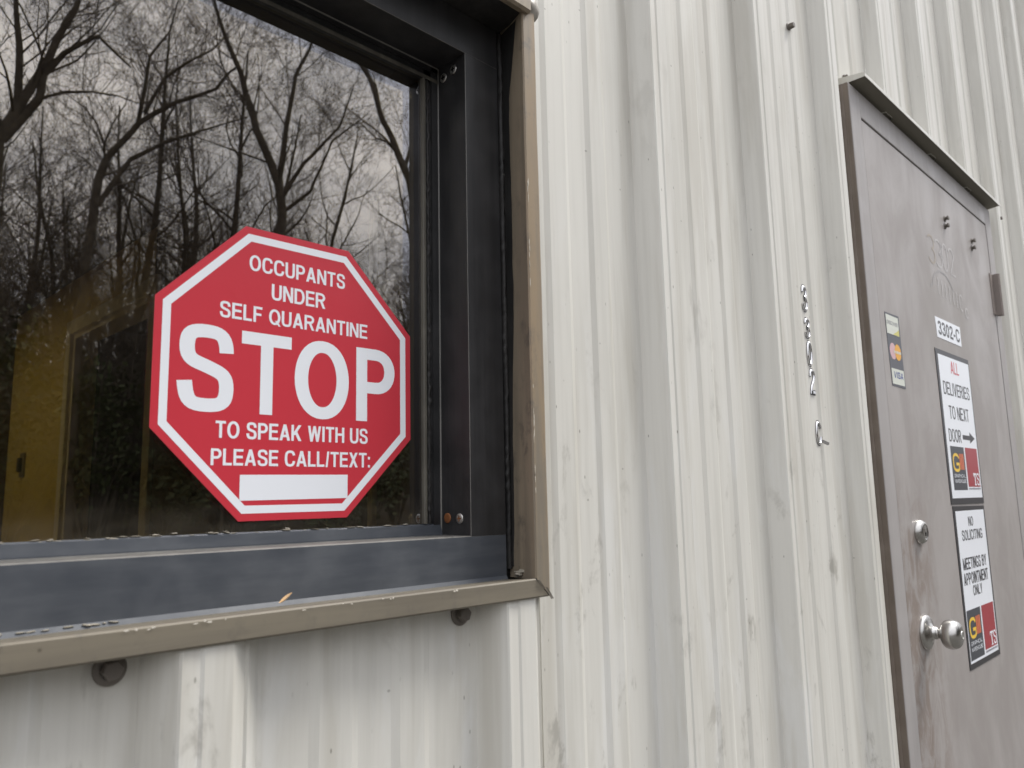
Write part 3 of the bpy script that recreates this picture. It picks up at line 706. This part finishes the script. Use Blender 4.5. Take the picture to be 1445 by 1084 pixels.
# studs left in the leaf from a removed closer
for x, z in ((1.709, .551), (1.705, .531), (1.938, .547), (1.932, .526)):
    mb = MB(); mb.lathe((x, LY, Z(z)), (-.15, -1, .05), [(0, .0078), (.0016, .0074), (.002, .0042), (.007, .0040), (.0078, .0060), (.010, .0056), (.0105, .002), (.0108, 0)], 10, smooth=False)
    o = mb.build('stud', M_BOLT, leaf)
# hinges
for hz in (Z(.430), Z(-.42), .22):
    mb = MB()
    mb.box((LX1 - .022, LY - .0022, hz - .058), (LX1 + .003, LY + .001, hz + .058))
    for k in range(3):
        z0 = hz - .060 + k * .040; mb.lathe((LX1 + .012, LY - .011, z0), (0, 0, 1), [(0, 0), (0, .0075), (.0388, .0075), (.0388, 0)], 18, smooth=False)
    mb.box((LX1 + .004, LY - .016, hz - .058), (LX1 + .020, LY + .001, hz + .058))
    mb.build('hinge', flat('taupe_hinge_paint', (.235, .20, .18), .55), leaf)
# adhesive ghosts of removed lettering, lying on the leaf
def ghost(mat, y, items):
    mb = MB()
    for k, pts in enumerate(items):
        a, b = thick([(p[0], p[1]) for p in pts], False, .006, .005)
        for i in range(len(a) - 1): mb.face([(x, y - k * .00001, Z(z)) for x, z in (b[i], b[i + 1], a[i + 1], a[i])])
    return mb.build('lettering_residue', mat, leaf)
def arc(cx, cz, rx, rz, a0, a1, n=14): return [(cx + rx * math.cos(math.radians(a0 + (a1 - a0) * i / n)), cz + rz * math.sin(math.radians(a0 + (a1 - a0) * i / n))) for i in range(n + 1)]
g3 = lambda x: [arc(x, .462, .022, .016, 150, -80) , arc(x, .430, .024, .018, 80, -150)]
ghost(M_GHOST3, LY - .0004, g3(1.575))
ghost(M_GHOST2, LY - .0004, g3(1.628) + [arc(1.678, .446, .020, .034, 0, 360)] + [arc(1.728, .462, .020, .016, 160, -40), [(1.742, .452), (1.712, .412), (1.752, .412)]])
ghost(M_GHOST, LY - .0005, [arc(1.640, .350, .082, .052, 170, 20), [(1.558, .358), (1.54, .352)]] + [arc(1.628 + .003, .462, .023, .017, -80, 60)])
ghost(M_GHOST2, LY - .0004, [[(1.60 + k * .028, .382 - .002 * k), (1.60 + k * .028, .342 - .002 * k)] for k in range(6)] + [arc(1.775, .350, .014, .02, 20, 300), arc(1.815, .330, .012, .012, 0, 320)])

# ------------------------------------------------------------------ stickers on the door
def logo_block(mb, x0, x1, z0, z1, y):
    """slate tile with yellow G and orange bars, red tile with TS. mats: 0 white 1 slate 2 dark red 3 yellow 4 orange 5 grey"""
    w_ = x1 - x0; h = z1 - z0; xm = x0 + w_ * .49
    rect(mb, x0, xm, z0, z1, y, 1); rect(mb, xm + w_ * .045, x1, z0 + h * .075, z1, y, 2)
    text_mesh(mb, 'G', x0 + w_ * .045, x0 + w_ * .275, z0 + h * .42, z0 + h * .84, y - .0002, .17, .16, mi=3)
    for k in range(3):
        xa = x0 + w_ * (.285 + .055 * k); rect(mb, xa, xa + w_ * .045, z0 + h * .47, z0 + h * .84, y - .0003, 4)
    text_mesh(mb, 'GRAPHICAL', x0 + w_ * .05, xm - w_ * .04, z0 + h * .285, z0 + h * .365, y - .0002, .15, .15, mi=0)
    text_mesh(mb, 'WAREHOUSE', x0 + w_ * .05, xm - w_ * .04, z0 + h * .165, z0 + h * .245, y - .0002, .15, .15, mi=0)
    # TS with slab serifs
    X0, X1, za, zb = x0 + w_ * .755, x1 - w_ * .015, z0 + h * .115, z0 + h * .40
    hh = zb - za; W_ = X1 - X0
    rect(mb, X0, X0 + W_ * .52, zb - hh * .14, zb, y - .0002, 0); rect(mb, X0 + W_ * .19, X0 + W_ * .33, za, zb - hh * .14, y - .0002, 0)
    rect(mb, X0, X0 + W_ * .07, zb - hh * .28, zb - hh * .14, y - .0002, 0); rect(mb, X0 + W_ * .45, X0 + W_ * .52, zb - hh * .28, zb - hh * .14, y - .0002, 0)
    rect(mb, X0 + W_ * .10, X0 + W_ * .42, za - hh * .02, za + hh * .08, y - .00023, 0)
    text_mesh(mb, 'S', X0 + W_ * .54, X1, za - hh * .02, zb, y - .0002, .15, .13, mi=0)
    # thin line of small grey print under the red tile, too small to read
    r = random.Random(4); xx = xm + w_ * .05
    while xx < x1 - w_ * .02:
        ww = w_ * r.uniform(.012, .022); rect(mb, xx, xx + ww, z0 + h * .012, z0 + h * .050, y - .0002, 5); xx += ww + w_ * .008
LM = [M_WHT, M_SLATE, M_DRED, M_YEL, M_ORG, M_GREYV, M_BLK, M_RED]
Yd = LY - .0012
t = thing('delivery_sign', 'black bordered sign reading ALL DELIVERIES TO NEXT DOOR with an arrow', 'sign', (1.65, LY, Z(-.138)))
mb = MB(); slab(mb, [(1.525, Z(-.139)), (1.779, Z(-.139)), (1.775, Z(.206)), (1.522, Z(.206))], LY - .0001, Yd); mb.build('border', M_BLK, t)
mb = MB(); rect(mb, 1.5365, 1.770, Z(-.1255), Z(.1945), Yd - .0002); mb.build('face', M_WHT, t)
mb = MB(); text_mesh(mb, 'ALL', 1.622, 1.684, Z(.158), Z(.187), Yd - .0004, .17, .13, .10, mi=7); mb.build('lettering', LM, t, label='red word ALL')
mb = MB(); text_mesh(mb, 'DELIVERIES', 1.553, 1.752, Z(.105), Z(.135), Yd - .0004, .155, .12, .12); mb.build('lettering', M_BLK, t)
mb = MB(); text_mesh(mb, 'TO NEXT', 1.577, 1.727, Z(.051), Z(.081), Yd - .0004, .155, .12, .12); mb.build('lettering', M_BLK, t)
mb = MB(); text_mesh(mb, 'DOOR', 1.557, 1.648, Z(-.001), Z(.028), Yd - .0004, .155, .12, .12); mb.build('lettering', M_BLK, t)
mb = MB(); mb.face([(x, Yd - .0004, Z(z)) for x, z in ((1.660, .0075), (1.716, .0075), (1.716, .0180), (1.660, .0180))]); mb.face([(x, Yd - .0004, Z(z)) for x, z in ((1.716, .000), (1.756, .0128), (1.716, .0265))]); mb.build('arrow', M_BLK, t)
mb = MB(); logo_block(mb, 1.556, 1.762, Z(-.108), Z(-.011), Yd - .0004); mb.build('logo_panel', LM, t)

t = thing('soliciting_sign', 'black bordered sign reading NO SOLICITING MEETINGS BY APPOINTMENT ONLY', 'sign', (1.65, LY, Z(-.485)))
mb = MB(); slab(mb, [(1.536, Z(-.484)), (1.776, Z(-.484)), (1.773, Z(-.1445)), (1.531, Z(-.1425))], LY - .0001, Yd); mb.build('border', M_BLK, t)
mb = MB(); rect(mb, 1.545, 1.764, Z(-.4725), Z(-.1535), Yd - .0002); mb.build('face', M_WHT, t)
for tx_, x0, x1, z0, z1 in (('NO', 1.633, 1.670, -.188, -.167), ('SOLICITING', 1.576, 1.733, -.218, -.196), ('MEETINGS BY', 1.561, 1.742, -.280, -.255), ('APPOINTMENT', 1.556, 1.744, -.312, -.287), ('ONLY', 1.615, 1.686, -.338, -.316)):
    mb = MB(); text_mesh(mb, tx_, x0, x1, Z(z0), Z(z1), Yd - .0004, .175, .145, .13); mb.build('lettering', M_BLK, t)
mb = MB(); logo_block(mb, 1.549, 1.758, Z(-.467), Z(-.364), Yd - .0004); mb.build('logo_panel', LM, t)

t = thing('number_plate_sticker', 'small white sticker with black number 3302-C on the taupe door', 'sticker', (1.64, LY, Z(.235)))
mb = MB(); slab(mb, [(1.552, Z(.2345)), (1.736, Z(.2345)), (1.737, Z(.2830)), (1.548, Z(.2820))], LY - .0001, LY - .0006); mb.build('backing', M_WHT, t)
mb = MB(); text_mesh(mb, '3302-C', 1.564, 1.726, Z(.2430), Z(.2745), LY - .0008, .21, .17, .16); mb.build('lettering', M_BLK, t)

t = thing('payment_card_sticker', 'narrow peeling sticker strip with faded payment card marks left of the number plate', 'sticker', (1.27, LY, Z(.095)))
mb = MB(); slab(mb, [(1.2335, Z(.0945)), (1.3085, Z(.0935)), (1.3065, Z(.150)), (1.3050, Z(.242)), (1.2275, Z(.2405))], LY - .0001, LY - .0006); mb.build('backing', flat('faded_slate_print', (.095, .10, .115), .5), t)
mb = MB(); rect(mb, 1.231, 1.299, Z(.1985), Z(.2370), LY - .0008, 0); mb.face([(1.262, LY - .0010, Z(.1990)), (1.2985, LY - .0010, Z(.1990)), (1.2985, LY - .0010, Z(.2130)), (1.286, LY - .0010, Z(.2075))], 1)
text_mesh(mb, 'DISCOVER', 1.235, 1.295, Z(.2180), Z(.2255), LY - .0010, .16, .16, .12, mi=2); mb.build('card_mark', [M_CARD_W, M_CARD_Y, M_GREYV], t, label='faded white card mark with yellow corner')
mb = MB()
def disc(mb, cx, cz, r, y, mi, rx=None):
    mb.face([(cx + (rx or r) * math.cos(2 * math.pi * k / 28), y, cz + r * math.sin(2 * math.pi * k / 28)) for k in range(28)], mi)
disc(mb, 1.2545, Z(.1645), .0165, LY - .0008, 0, .0175); disc(mb, 1.2810, Z(.1645), .0165, LY - .0010, 1, .0175)
for k in range(5): rect(mb, 1.258 + k * .0082, 1.264 + k * .0082, Z(.1615), Z(.1665), LY - .0012, 2)
mb.build('card_mark', [M_PINK, M_AMBER, M_CARD_W], t, label='overlapping pink and amber circles')
mb = MB(); rect(mb, 1.2365, 1.3040, Z(.0985), Z(.1295), LY - .0008, 0); text_mesh(mb, 'VISA', 1.246, 1.298, Z(.1110), Z(.1240), LY - .0010, .19, .17, .10, italic=.12, mi=1)
mb.build('card_mark', [M_CARD_W, M_BLUEP], t, label='white card mark with blue lettering')

# ------------------------------------------------------------------ chrome stick-on address characters on the wall
def raised(ch, x0, z0, wdt, hgt, y, name, label, lean=0.0):
    tx_, ty_ = .20, .13; mb = MB(); W = WID[ch]; sx = wdt / W
    def P(u, v, d): return (x0 + u * sx + lean * v, y - d, z0 + v * hgt)
    for k, prim in enumerate(glyph(ch, W, tx_ * W * 1.1, ty_)):
        if prim[0] == 'q':
            q = prim[1]; cx = sum(p[0] for p in q) / 4; cy = sum(p[1] for p in q) / 4; gx, gy = .075 * W, .045
            mb.face([P(u + (gx if u > cx else -gx), v + (gy if v > cy else -gy), -.0001 + .00003 * k) for u, v in q], 1)
        else:
            a, b = thick(prim[1], prim[2], tx_ * W * 1.1 + .15 * W, ty_ + .09); nn = len(a)
            for i in range(nn if prim[2] else nn - 1):
                j = (i + 1) % nn; mb.face([P(*b[i], -.0001 + .00003 * k), P(*b[j], -.0001 + .00003 * k), P(*a[j], -.0001 + .00003 * k), P(*a[i], -.0001 + .00003 * k)], 1)
        if prim[0] == 'q':
            q = prim[1]; cx = sum(p[0] for p in q) / 4; cy = sum(p[1] for p in q) / 4
            base = [P(u, v, 0) for u, v in q]; mid = [P(cx + (u - cx) * .93, cy + (v - cy) * .93, .0016) for u, v in q]; top = [P(cx + (u - cx) * .55, cy + (v - cy) * .85, .0026) for u, v in q]
            mb.grid([base, mid, top], 0, False, True); mb.face(top)
        else:
            rows = []
            for f, d in ((1, 0), (.93, .0008), (.7, .0017), (.4, .0023), (0, .0025), (-.4, .0023), (-.7, .0017), (-.93, .0008), (-1, 0)):
                a, b = thick(prim[1], prim[2], tx_ * W * 1.1, ty_)
                row = [P((a[i][0] + b[i][0]) / 2 + (a[i][0] - b[i][0]) / 2 * f, (a[i][1] + b[i][1]) / 2 + (a[i][1] - b[i][1]) / 2 * f, d) for i in range(len(a))]
                if prim[2]: row.append(row[0])
                rows.append(row)
            mb.grid(rows, 0, True)
    o = mb.build(name, [M_CHROME, M_OUTL], None)
    # put the origin on the character
    me = o.data; off = Vector((x0, y, z0))
    for v in me.vertices: v.co -= off
    o.location = off; tag(o, label, 'house number', 'chrome address characters on the wall'); return o
yy = PAN - .0016
raised('3', .9130, Z(.1965), .0175, .0440, yy, 'address_character', 'chrome digit 3 at the top of the address beside the door')
raised('3', .9150, Z(.1500), .0175, .0340, yy, 'address_character', 'chrome digit 3 directly above the chrome 0 on the wall')
raised('0', .9165, Z(.1020), .0175, .0420, yy, 'address_character', 'chrome digit 0 between the 3 and the 2 on the wall')
raised('2', .9190, Z(.0545), .0175, .0420, yy, 'address_character', 'chrome digit 2 just below the chrome 0 on the wall')
o = raised('C', .9270, Z(-.0300), .0185, .0390, yy, 'address_character', 'peeling chrome letter C standing alone below the digits')
# curled lower end of the C
mb = MB(); mb.grid([[(.0165, -.001, .004), (.0165, -.001, .009)], [(.021, -.003, .002), (.020, -.004, .008)], [(.025, -.007, -.001), (.024, -.008, .005)], [(.027, -.009, .000), (.0265, -.010, .004)]], 0, True)
c_ = mb.build('peeling_end', M_CHROME, None); c_.parent = o
# dry leaf lying on the sill flashing
mb = MB(); lx, ly, lz = -.052, -.060, Z(-.186)
rows = []
for i in range(9):
    t_ = i / 8; wd = .0042 * math.sin(math.pi * min(.98, max(.04, t_))) ** .7
    c0 = Vector((lx + .017 * t_, ly - .004 * t_, lz + .0005 + .0125 * t_ ** 1.2))
    rows.append([c0 + Vector((0, -wd, wd * .3)), c0 + Vector((0, 0, -wd * .5)), c0 + Vector((0, wd, wd * .5))])
mb.grid(rows, 0, True); lf_ = mb.build('dry_leaf', two('dry_leaf_brown', (.55, .35, .17), (.75, .56, .36), 90, .6), None)
for v in lf_.data.vertices: v.co -= Vector((lx, ly, lz))
lf_.location = (lx + .006, ly, lz); lf_.scale = (.55, .55, .55); tag(lf_, 'tiny curled tan dry leaf lying on the bronze window sill', 'leaf')

# ------------------------------------------------------------------ room behind the glass
room = thing('interior_room', 'dim olive walled room with a doorway seen through the tinted window', 'room', (0, 0, 0))
RXW, RYB, RZ = .90, 4.95, Z(1.10)
def ibox(a, b, name, m, p=room): mb = MB(); mb.box(a, b); return mb.build(name, m, p)
ibox((-4, .012, -.05), (RXW + 3.2, RYB + .1, .02), 'room_floor', M_IFLOOR)
for a, b in (((-4, .012), (-2.1, RYB + .1)), ((.52, .012), (RXW + 3.2, RYB + .1)), ((-2.1, .012), (.52, 3.6)), ((-2.1, 4.93), (.52, RYB + .1))): ibox((*a, RZ), (*b, RZ + .05), 'ceiling', M_ICEIL)  # ceiling left open under the added shaft
M_SHAFT = flat('added_shaft_lining', (.75, .74, .70), .8)
for a, b in (((-2.13, 3.6), (-2.1, 4.93)), ((.52, 3.6), (.55, 4.93)), ((-2.13, 3.57), (.55, 3.6)), ((-2.13, 4.93), (.55, 4.96))): ibox((*a, RZ + .05), (*b, HI + .25), 'added_light_shaft', M_SHAFT)  # unseen shaft, added to bring daylight onto the olive wall
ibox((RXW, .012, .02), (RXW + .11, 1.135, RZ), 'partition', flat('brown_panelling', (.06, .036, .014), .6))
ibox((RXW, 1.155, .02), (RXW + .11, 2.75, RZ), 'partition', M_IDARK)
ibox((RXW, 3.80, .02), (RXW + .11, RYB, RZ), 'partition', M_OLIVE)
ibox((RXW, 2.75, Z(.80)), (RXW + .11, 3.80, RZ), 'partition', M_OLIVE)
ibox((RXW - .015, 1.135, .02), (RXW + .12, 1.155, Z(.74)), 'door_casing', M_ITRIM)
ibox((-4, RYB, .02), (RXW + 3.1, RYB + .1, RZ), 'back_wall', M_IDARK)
ibox((-4.1, .012, .02), (-4, RYB, RZ), 'far_wall', M_ICEIL); ibox((RXW + 3.1, .012, .02), (RXW + 3.2, RYB, RZ), 'far_wall', M_IDARK)
for a, b in (((RXW - .018, 3.80, .02), (RXW, 3.87, Z(.80) + .07)), ((RXW - .018, 2.68, .02), (RXW, 2.75, Z(.80) + .07)), ((RXW - .018, 2.75, Z(.80)), (RXW, 3.80, Z(.80) + .07)),
             ((RXW, 3.775, .02), (RXW + .11, 3.80, Z(.80))), ((RXW, 2.75, .02), (RXW + .11, 2.775, Z(.80))), ((RXW, 2.775, Z(.775)), (RXW + .11, 3.775, Z(.80)))):
    ibox(a, b, 'door_casing', M_ITRIM)
sw = ibox((RXW - .010, 4.54, Z(.09)), (RXW - .001, 4.63, Z(.23)), 'switch_plate', flat('dull_plastic', (.30, .26, .16), .5)); ibox((RXW - .028, 4.57, Z(.12)), (RXW - .0102, 4.61, Z(.20)), 'switch', flat('dark_plastic', (.08, .07, .05), .5), sw)
# inner lining of the outer wall, so that the sky does not shine in behind the sheets
for a, b in (((-5.9, .010, 0), (FXL - .02, .05, HI - .1)), ((FXO + .011, .010, 0), (DL + .04, .05, HI - .1)), ((DR - .04, .010, 0), (8.2, .05, HI - .1)), ((FXL - .02, .010, 0), (FXO + .011, .05, FBO - .005)), ((FXL - .02, .010, FTO + .001), (FXO + .011, .05, HI - .1)), ((DL + .04, .010, LZT + .05), (DR - .04, .05, HI - .1)), ((DL + .04, .03, 0), (DR - .04, .06, LZT + .05))):
    ibox(a, b, 'wall_lining', M_ICEIL, wall)

# ------------------------------------------------------------------ bare winter trees behind the camera (seen mirrored in the glass)
def tube(mb, pts, radii, sides=4, mi=0):
    rows = []; prev = None
    for i, p in enumerate(pts):
        d = (pts[min(i + 1, len(pts) - 1)] - pts[max(i - 1, 0)]).normalized()
        a = d.cross(Vector((0.31, 0.9, 0.27))).normalized() if prev is None else (prev - d * prev.dot(d)).normalized()
        prev = a; b = d.cross(a)
        rows.append([p + (a * math.cos(2 * math.pi * k / sides) + b * math.sin(2 * math.pi * k / sides)) * radii[i] for k in range(sides)])
    mb.grid(rows, mi, True, True)
def branch(mt_, mw, start, d, length, rad, depth, r, upk=.12, dens=1.0, minr=.0026):
    n = max(3, int(3 + length * 1.3)) if depth < 3 else 3
    if depth == 3: n = 4
    p = start.copy(); pts = [p.copy()]; rr = [rad]; dd = d.normalized()
    curl = Vector((r.gauss(0, 1), r.gauss(0, 1), r.gauss(0, .6))) * .10
    for i in range(n):
        dd = (dd + Vector((r.gauss(0, .16), r.gauss(0, .16), r.gauss(0, .13) + upk)) + curl).normalized()
        p = p + dd * length / n; pts.append(p.copy()); rr.append(max(minr, rad * (1 - .80 * (i + 1) / n)))
    tube(mt_ if rad > .022 else mw, pts, rr, 6 if rad > .05 else (4 if rad > .02 else 3), 0)
    if depth >= 4: return
    k = [0, 5, 6, 6][depth] if depth else 6
    k = int(round(k * dens))
    for j in range(k):
        t = .18 + .80 * (j + r.random()) / k; i = min(int(t * n), n - 1); q = pts[i].lerp(pts[i + 1], t * n - i)
        base = (pts[i + 1] - pts[i]).normalized(); side = base.cross(Vector((r.gauss(0, 1), r.gauss(0, 1), r.gauss(0, 1)))).normalized()
        nd = base * r.uniform(.45, .9) + side * r.uniform(.55, 1.0)
        branch(mt_, mw, q, nd, length * r.uniform(.36, .62), max(minr, rad * (1 - .8 * t) * r.uniform(.45, .7)), depth + 1, r, upk, dens, minr)
def finish_tree(name, label, loc, mt_, mw, group=None):
    t = thing(name, label, 'tree', loc, group)
    mt_.build('trunk', M_BARK, t); mw.build('crown', M_TWIG, t); return t
def hero_tree(name, label, limbs, rads, seed, dens=1.0, blen=2.2):
    r = random.Random(seed); mt_, mw = MB(), MB()
    for li, (l, rd) in enumerate(zip(limbs, rads)):
        P = [Vector(q) for q in l]
        if li == 0: P = [Vector((P[0].x, P[0].y, 0))] + P
        # resample with a little wobble
        pts = []; n = 5
        for a, b in zip(P, P[1:]):
            for k in range(n):
                q = a.lerp(b, k / n); q = q + Vector((noise.noise(q * 1.3), noise.noise(q * 1.3 + Vector((5, 5, 5))), 0)) * rd * .7; pts.append(q)
        pts.append(P[-1]); N = len(pts)
        rr = [rd * (1 - .78 * (i / (N - 1)) ** 1.2) for i in range(N)]
        tube(mt_, pts, rr, 8)
        for j in range(int((11 if li == 0 else 9) * dens)):
            t = (.38 if li == 0 else .12) + (.6 if li == 0 else .86) * (j + r.random()) / int((11 if li == 0 else 9) * dens); i = min(int(t * (N - 1)), N - 2)
            base = (pts[i + 1] - pts[i]).normalized(); side = base.cross(Vector((r.gauss(0, 1), r.gauss(0, 1), r.gauss(0, 1)))).normalized()
            branch(mt_, mw, pts[i], base * r.uniform(.5, .9) + side * r.uniform(.5, 1), blen * r.uniform(.6, 1.15), rr[i] * r.uniform(.22, .42), 1, r, .12, .9)
    x, y, _ = limbs[0][0]
    return finish_tree(name, label, (x, y, 0), mt_, mw)
hero_tree('bare_tree', 'big bare tree with forked trunk reflected at the left edge of the window', [
    [(2.27, -12.12, 1.24), (2.11, -12.15, 3.99), (2.13, -12.15, 6.58), (2.31, -12.11, 7.18), (2.65, -12.04, 8.2), (2.92, -11.97, 9.06), (3.06, -11.93, 9.96)],
    [(2.31, -12.11, 7.18), (2.27, -12.12, 8.25), (2.19, -12.14, 9.03), (2.0, -12.3, 10.6)],
    [(2.17, -12.14, 6.65), (2.56, -12.06, 7.42), (2.59, -12.05, 7.83), (2.83, -11.99, 8.25), (3.27, -11.87, 8.69), (3.72, -11.73, 8.27)]], [.125, .06, .07], 11, 1.0)
hero_tree('bare_tree', 'bare tree leaning right with long arching limbs reflected above the red sign', [
    [(3.81, -13.8, 1.2), (3.78, -13.81, 4.55), (3.96, -13.75, 7.08), (4.05, -13.73, 7.49), (4.5, -13.58, 8.27), (5.1, -13.36, 8.82), (5.72, -13.1, 9.24), (6.05, -12.95, 9.75)],
    [(4.5, -13.58, 8.27), (4.59, -13.55, 8.92), (4.64, -13.53, 9.63), (4.93, -13.43, 10.22), (5.07, -13.37, 11.06)],
    [(3.98, -13.75, 6.62), (4.42, -13.61, 7.57), (4.96, -13.41, 8.02), (5.52, -13.19, 8.34), (6.25, -12.85, 8.75)],
    [(4.61, -13.54, 8.5), (4.91, -13.43, 9.28), (5.3, -13.28, 9.73), (5.64, -13.14, 10.03), (5.97, -12.99, 10.55)]], [.095, .042, .050, .038], 12, 1.0)
hero_tree('bare_tree', 'tall bare tree with upright fanned limbs reflected near the middle of the window', [
    [(8.94, -15.96, 1.07), (8.88, -15.99, 5.74), (8.71, -16.08, 9.1), (8.25, -16.33, 10.41), (7.92, -16.49, 11.57), (7.52, -16.68, 12.61), (7.18, -16.83, 14.05)],
    [(8.71, -16.08, 9.1), (8.83, -16.02, 10.59), (9.03, -15.91, 11.95), (9.32, -15.74, 12.96), (9.45, -15.66, 14.36)],
    [(8.77, -16.06, 8.74), (9.22, -15.8, 9.71), (9.94, -15.36, 10.73), (10.22, -15.17, 11.92)],
    [(8.77, -16.05, 8.38), (9.37, -15.71, 8.99), (9.79, -15.45, 10.34), (10.52, -14.97, 11.17)]], [.15, .075, .06, .05], 13, 1.05, 2.4)
hero_tree('bare_tree', 'dark bare tree leaning left reflected beside the right edge of the glass', [
    [(8.86, -9.93, 1.05), (8.59, -10.16, 4.63), (8.27, -10.42, 7.27), (8.08, -10.56, 7.82), (7.87, -10.72, 8.45), (7.67, -10.86, 9.29), (7.43, -11.02, 9.98), (7.2, -11.17, 10.98)],
    [(8.08, -10.56, 7.82), (7.93, -10.68, 8.02), (7.77, -10.79, 8.08), (7.5, -10.98, 8.41)],
    [(7.87, -10.72, 8.45), (7.76, -10.8, 9.15), (7.6, -10.91, 9.42), (7.43, -11.02, 9.69)],
    [(8.19, -10.48, 7.48), (8.4, -10.32, 8.34), (8.61, -10.14, 9.5), (8.67, -10.09, 10.69)]], [.10, .03, .03, .04], 14, .5, 1.4)
# woodland behind: a few kinds, copied
def wood_kind(seed, h, spread):
    r = random.Random(seed); mt_, mw = MB(), MB()
    P = [Vector((0, 0, 0))]; d = Vector((r.gauss(0, .05), r.gauss(0, .05), 1)); n = 9
    for i in range(n):
        d = (d + Vector((r.gauss(0, .05), r.gauss(0, .05), .1))).normalized(); P.append(P[-1] + d * h / n)
    rr = [.15 * h / 12 * (1 - .85 * i / n) for i in range(n + 1)]; tube(mt_, P, rr, 7)
    for j in range(20):
        t = .25 + .73 * (j + r.random()) / 20; i = min(int(t * n), n - 1); q = P[i].lerp(P[i + 1], t * n - i)
        a = r.uniform(0, 6.28); branch(mt_, mw, q, Vector((math.cos(a) * spread, math.sin(a) * spread, r.uniform(.45, 1.1))), h * r.uniform(.20, .34) * (1.15 - .5 * t), rr[i] * r.uniform(.30, .5), 1, r, .14, .75, .0035)
    return mt_, mw
def hillh(x, y):
    if y > -9: return 0
    t = min((-9 - y) / 34, 1); return 6.5 * t * t * (3 - 2 * t)
def copy_tree(t):
    c = t.copy(); COL.objects.link(c)
    for ch in list(t.children):
        k = ch.copy(); COL.objects.link(k); k.parent = c
    return c
kinds = []
for i, (sd_, h, sp) in enumerate(((31, 11.5, .8), (32, 9.5, 1.0), (33, 7.5, .9), (34, 5.0, 1.2))):
    mt_, mw = wood_kind(sd_, h, sp)
    kinds.append(finish_tree('woodland_tree', 'bare leafless woodland tree on the slope, mirrored in the window', (0, 0, 0), mt_, mw, 'bare woodland trees on the slope'))
r = random.Random(99); used = set()
def put(k, x, y, s, rz):
    t = kinds[k] if k not in used else copy_tree(kinds[k]); used.add(k)
    t.location = (x, y, hillh(x, y) - .1); t.scale = (s, s, s); t.rotation_euler = (0, 0, rz)
for i in range(190):
    az = math.radians(r.uniform(2, 50)) if i % 5 else math.radians(r.uniform(-50, 75)); d = r.uniform(17, 46) if i % 4 else r.uniform(14, 24)
    k = r.choice((0, 1, 2, 2, 2, 3, 3, 3)); 
    if d < 20: k = 3
    put(k, math.sin(az) * d, -math.cos(az) * d, r.uniform(.75, 1.15), r.uniform(0, 6.28))
# evergreen shrubs low in front of the wood
def shrub(seed, h, wd):
    r = random.Random(seed); mw, ml = MB(), MB()
    for j in range(26):
        a = r.uniform(0, 6.28); tip = Vector((math.cos(a) * wd * r.random(), math.sin(a) * wd * r.random(), h * r.uniform(.4, 1)))
        mid = tip * .5 + Vector((0, 0, h * .1)); tube(mw, [Vector((0, 0, 0)), mid, tip], [.02, .012, .004], 4)
        for k in range(70):
            c = mid.lerp(tip, r.random() ** .6) + Vector((r.gauss(0, .16), r.gauss(0, .16), r.gauss(0, .14))) * wd * .8
            n1 = Vector((r.gauss(0, 1), r.gauss(0, 1), r.gauss(0, 1))).normalized(); n2 = n1.orthogonal().normalized(); s = r.uniform(.03, .06)
            ml.face([c, c + (n1 * .5 + n2 * .35) * s * 2, c + n1 * s * 2.4, c + (n1 * .5 - n2 * .35) * s * 2])
    return mw, ml
sk = []
for i, (sd_, h, wd) in enumerate(((51, 3.4, 1.3), (52, 2.4, 1.4))):
    mw, ml = shrub(sd_, h, wd); t = thing('evergreen_shrub', 'dark evergreen shrub at the foot of the wood, mirrored low in the window', 'shrub', (0, 0, 0), 'evergreen shrubs below the wood')
    mw.build('stem', M_BARK, t); ml.build('foliage', M_LEAF, t); sk.append(t)
for i in range(60):
    az = math.radians(r.uniform(0, 55)); d = r.uniform(14, 26); t = sk[i % 2] if i < 2 else copy_tree(sk[i % 2])
    x, y = math.sin(az) * d, -math.cos(az) * d; t.location = (x, y, hillh(x, y) - .05); s = r.uniform(.8, 1.4); t.scale = (s, s, s); t.rotation_euler = (0, 0, r.uniform(0, 6.28))
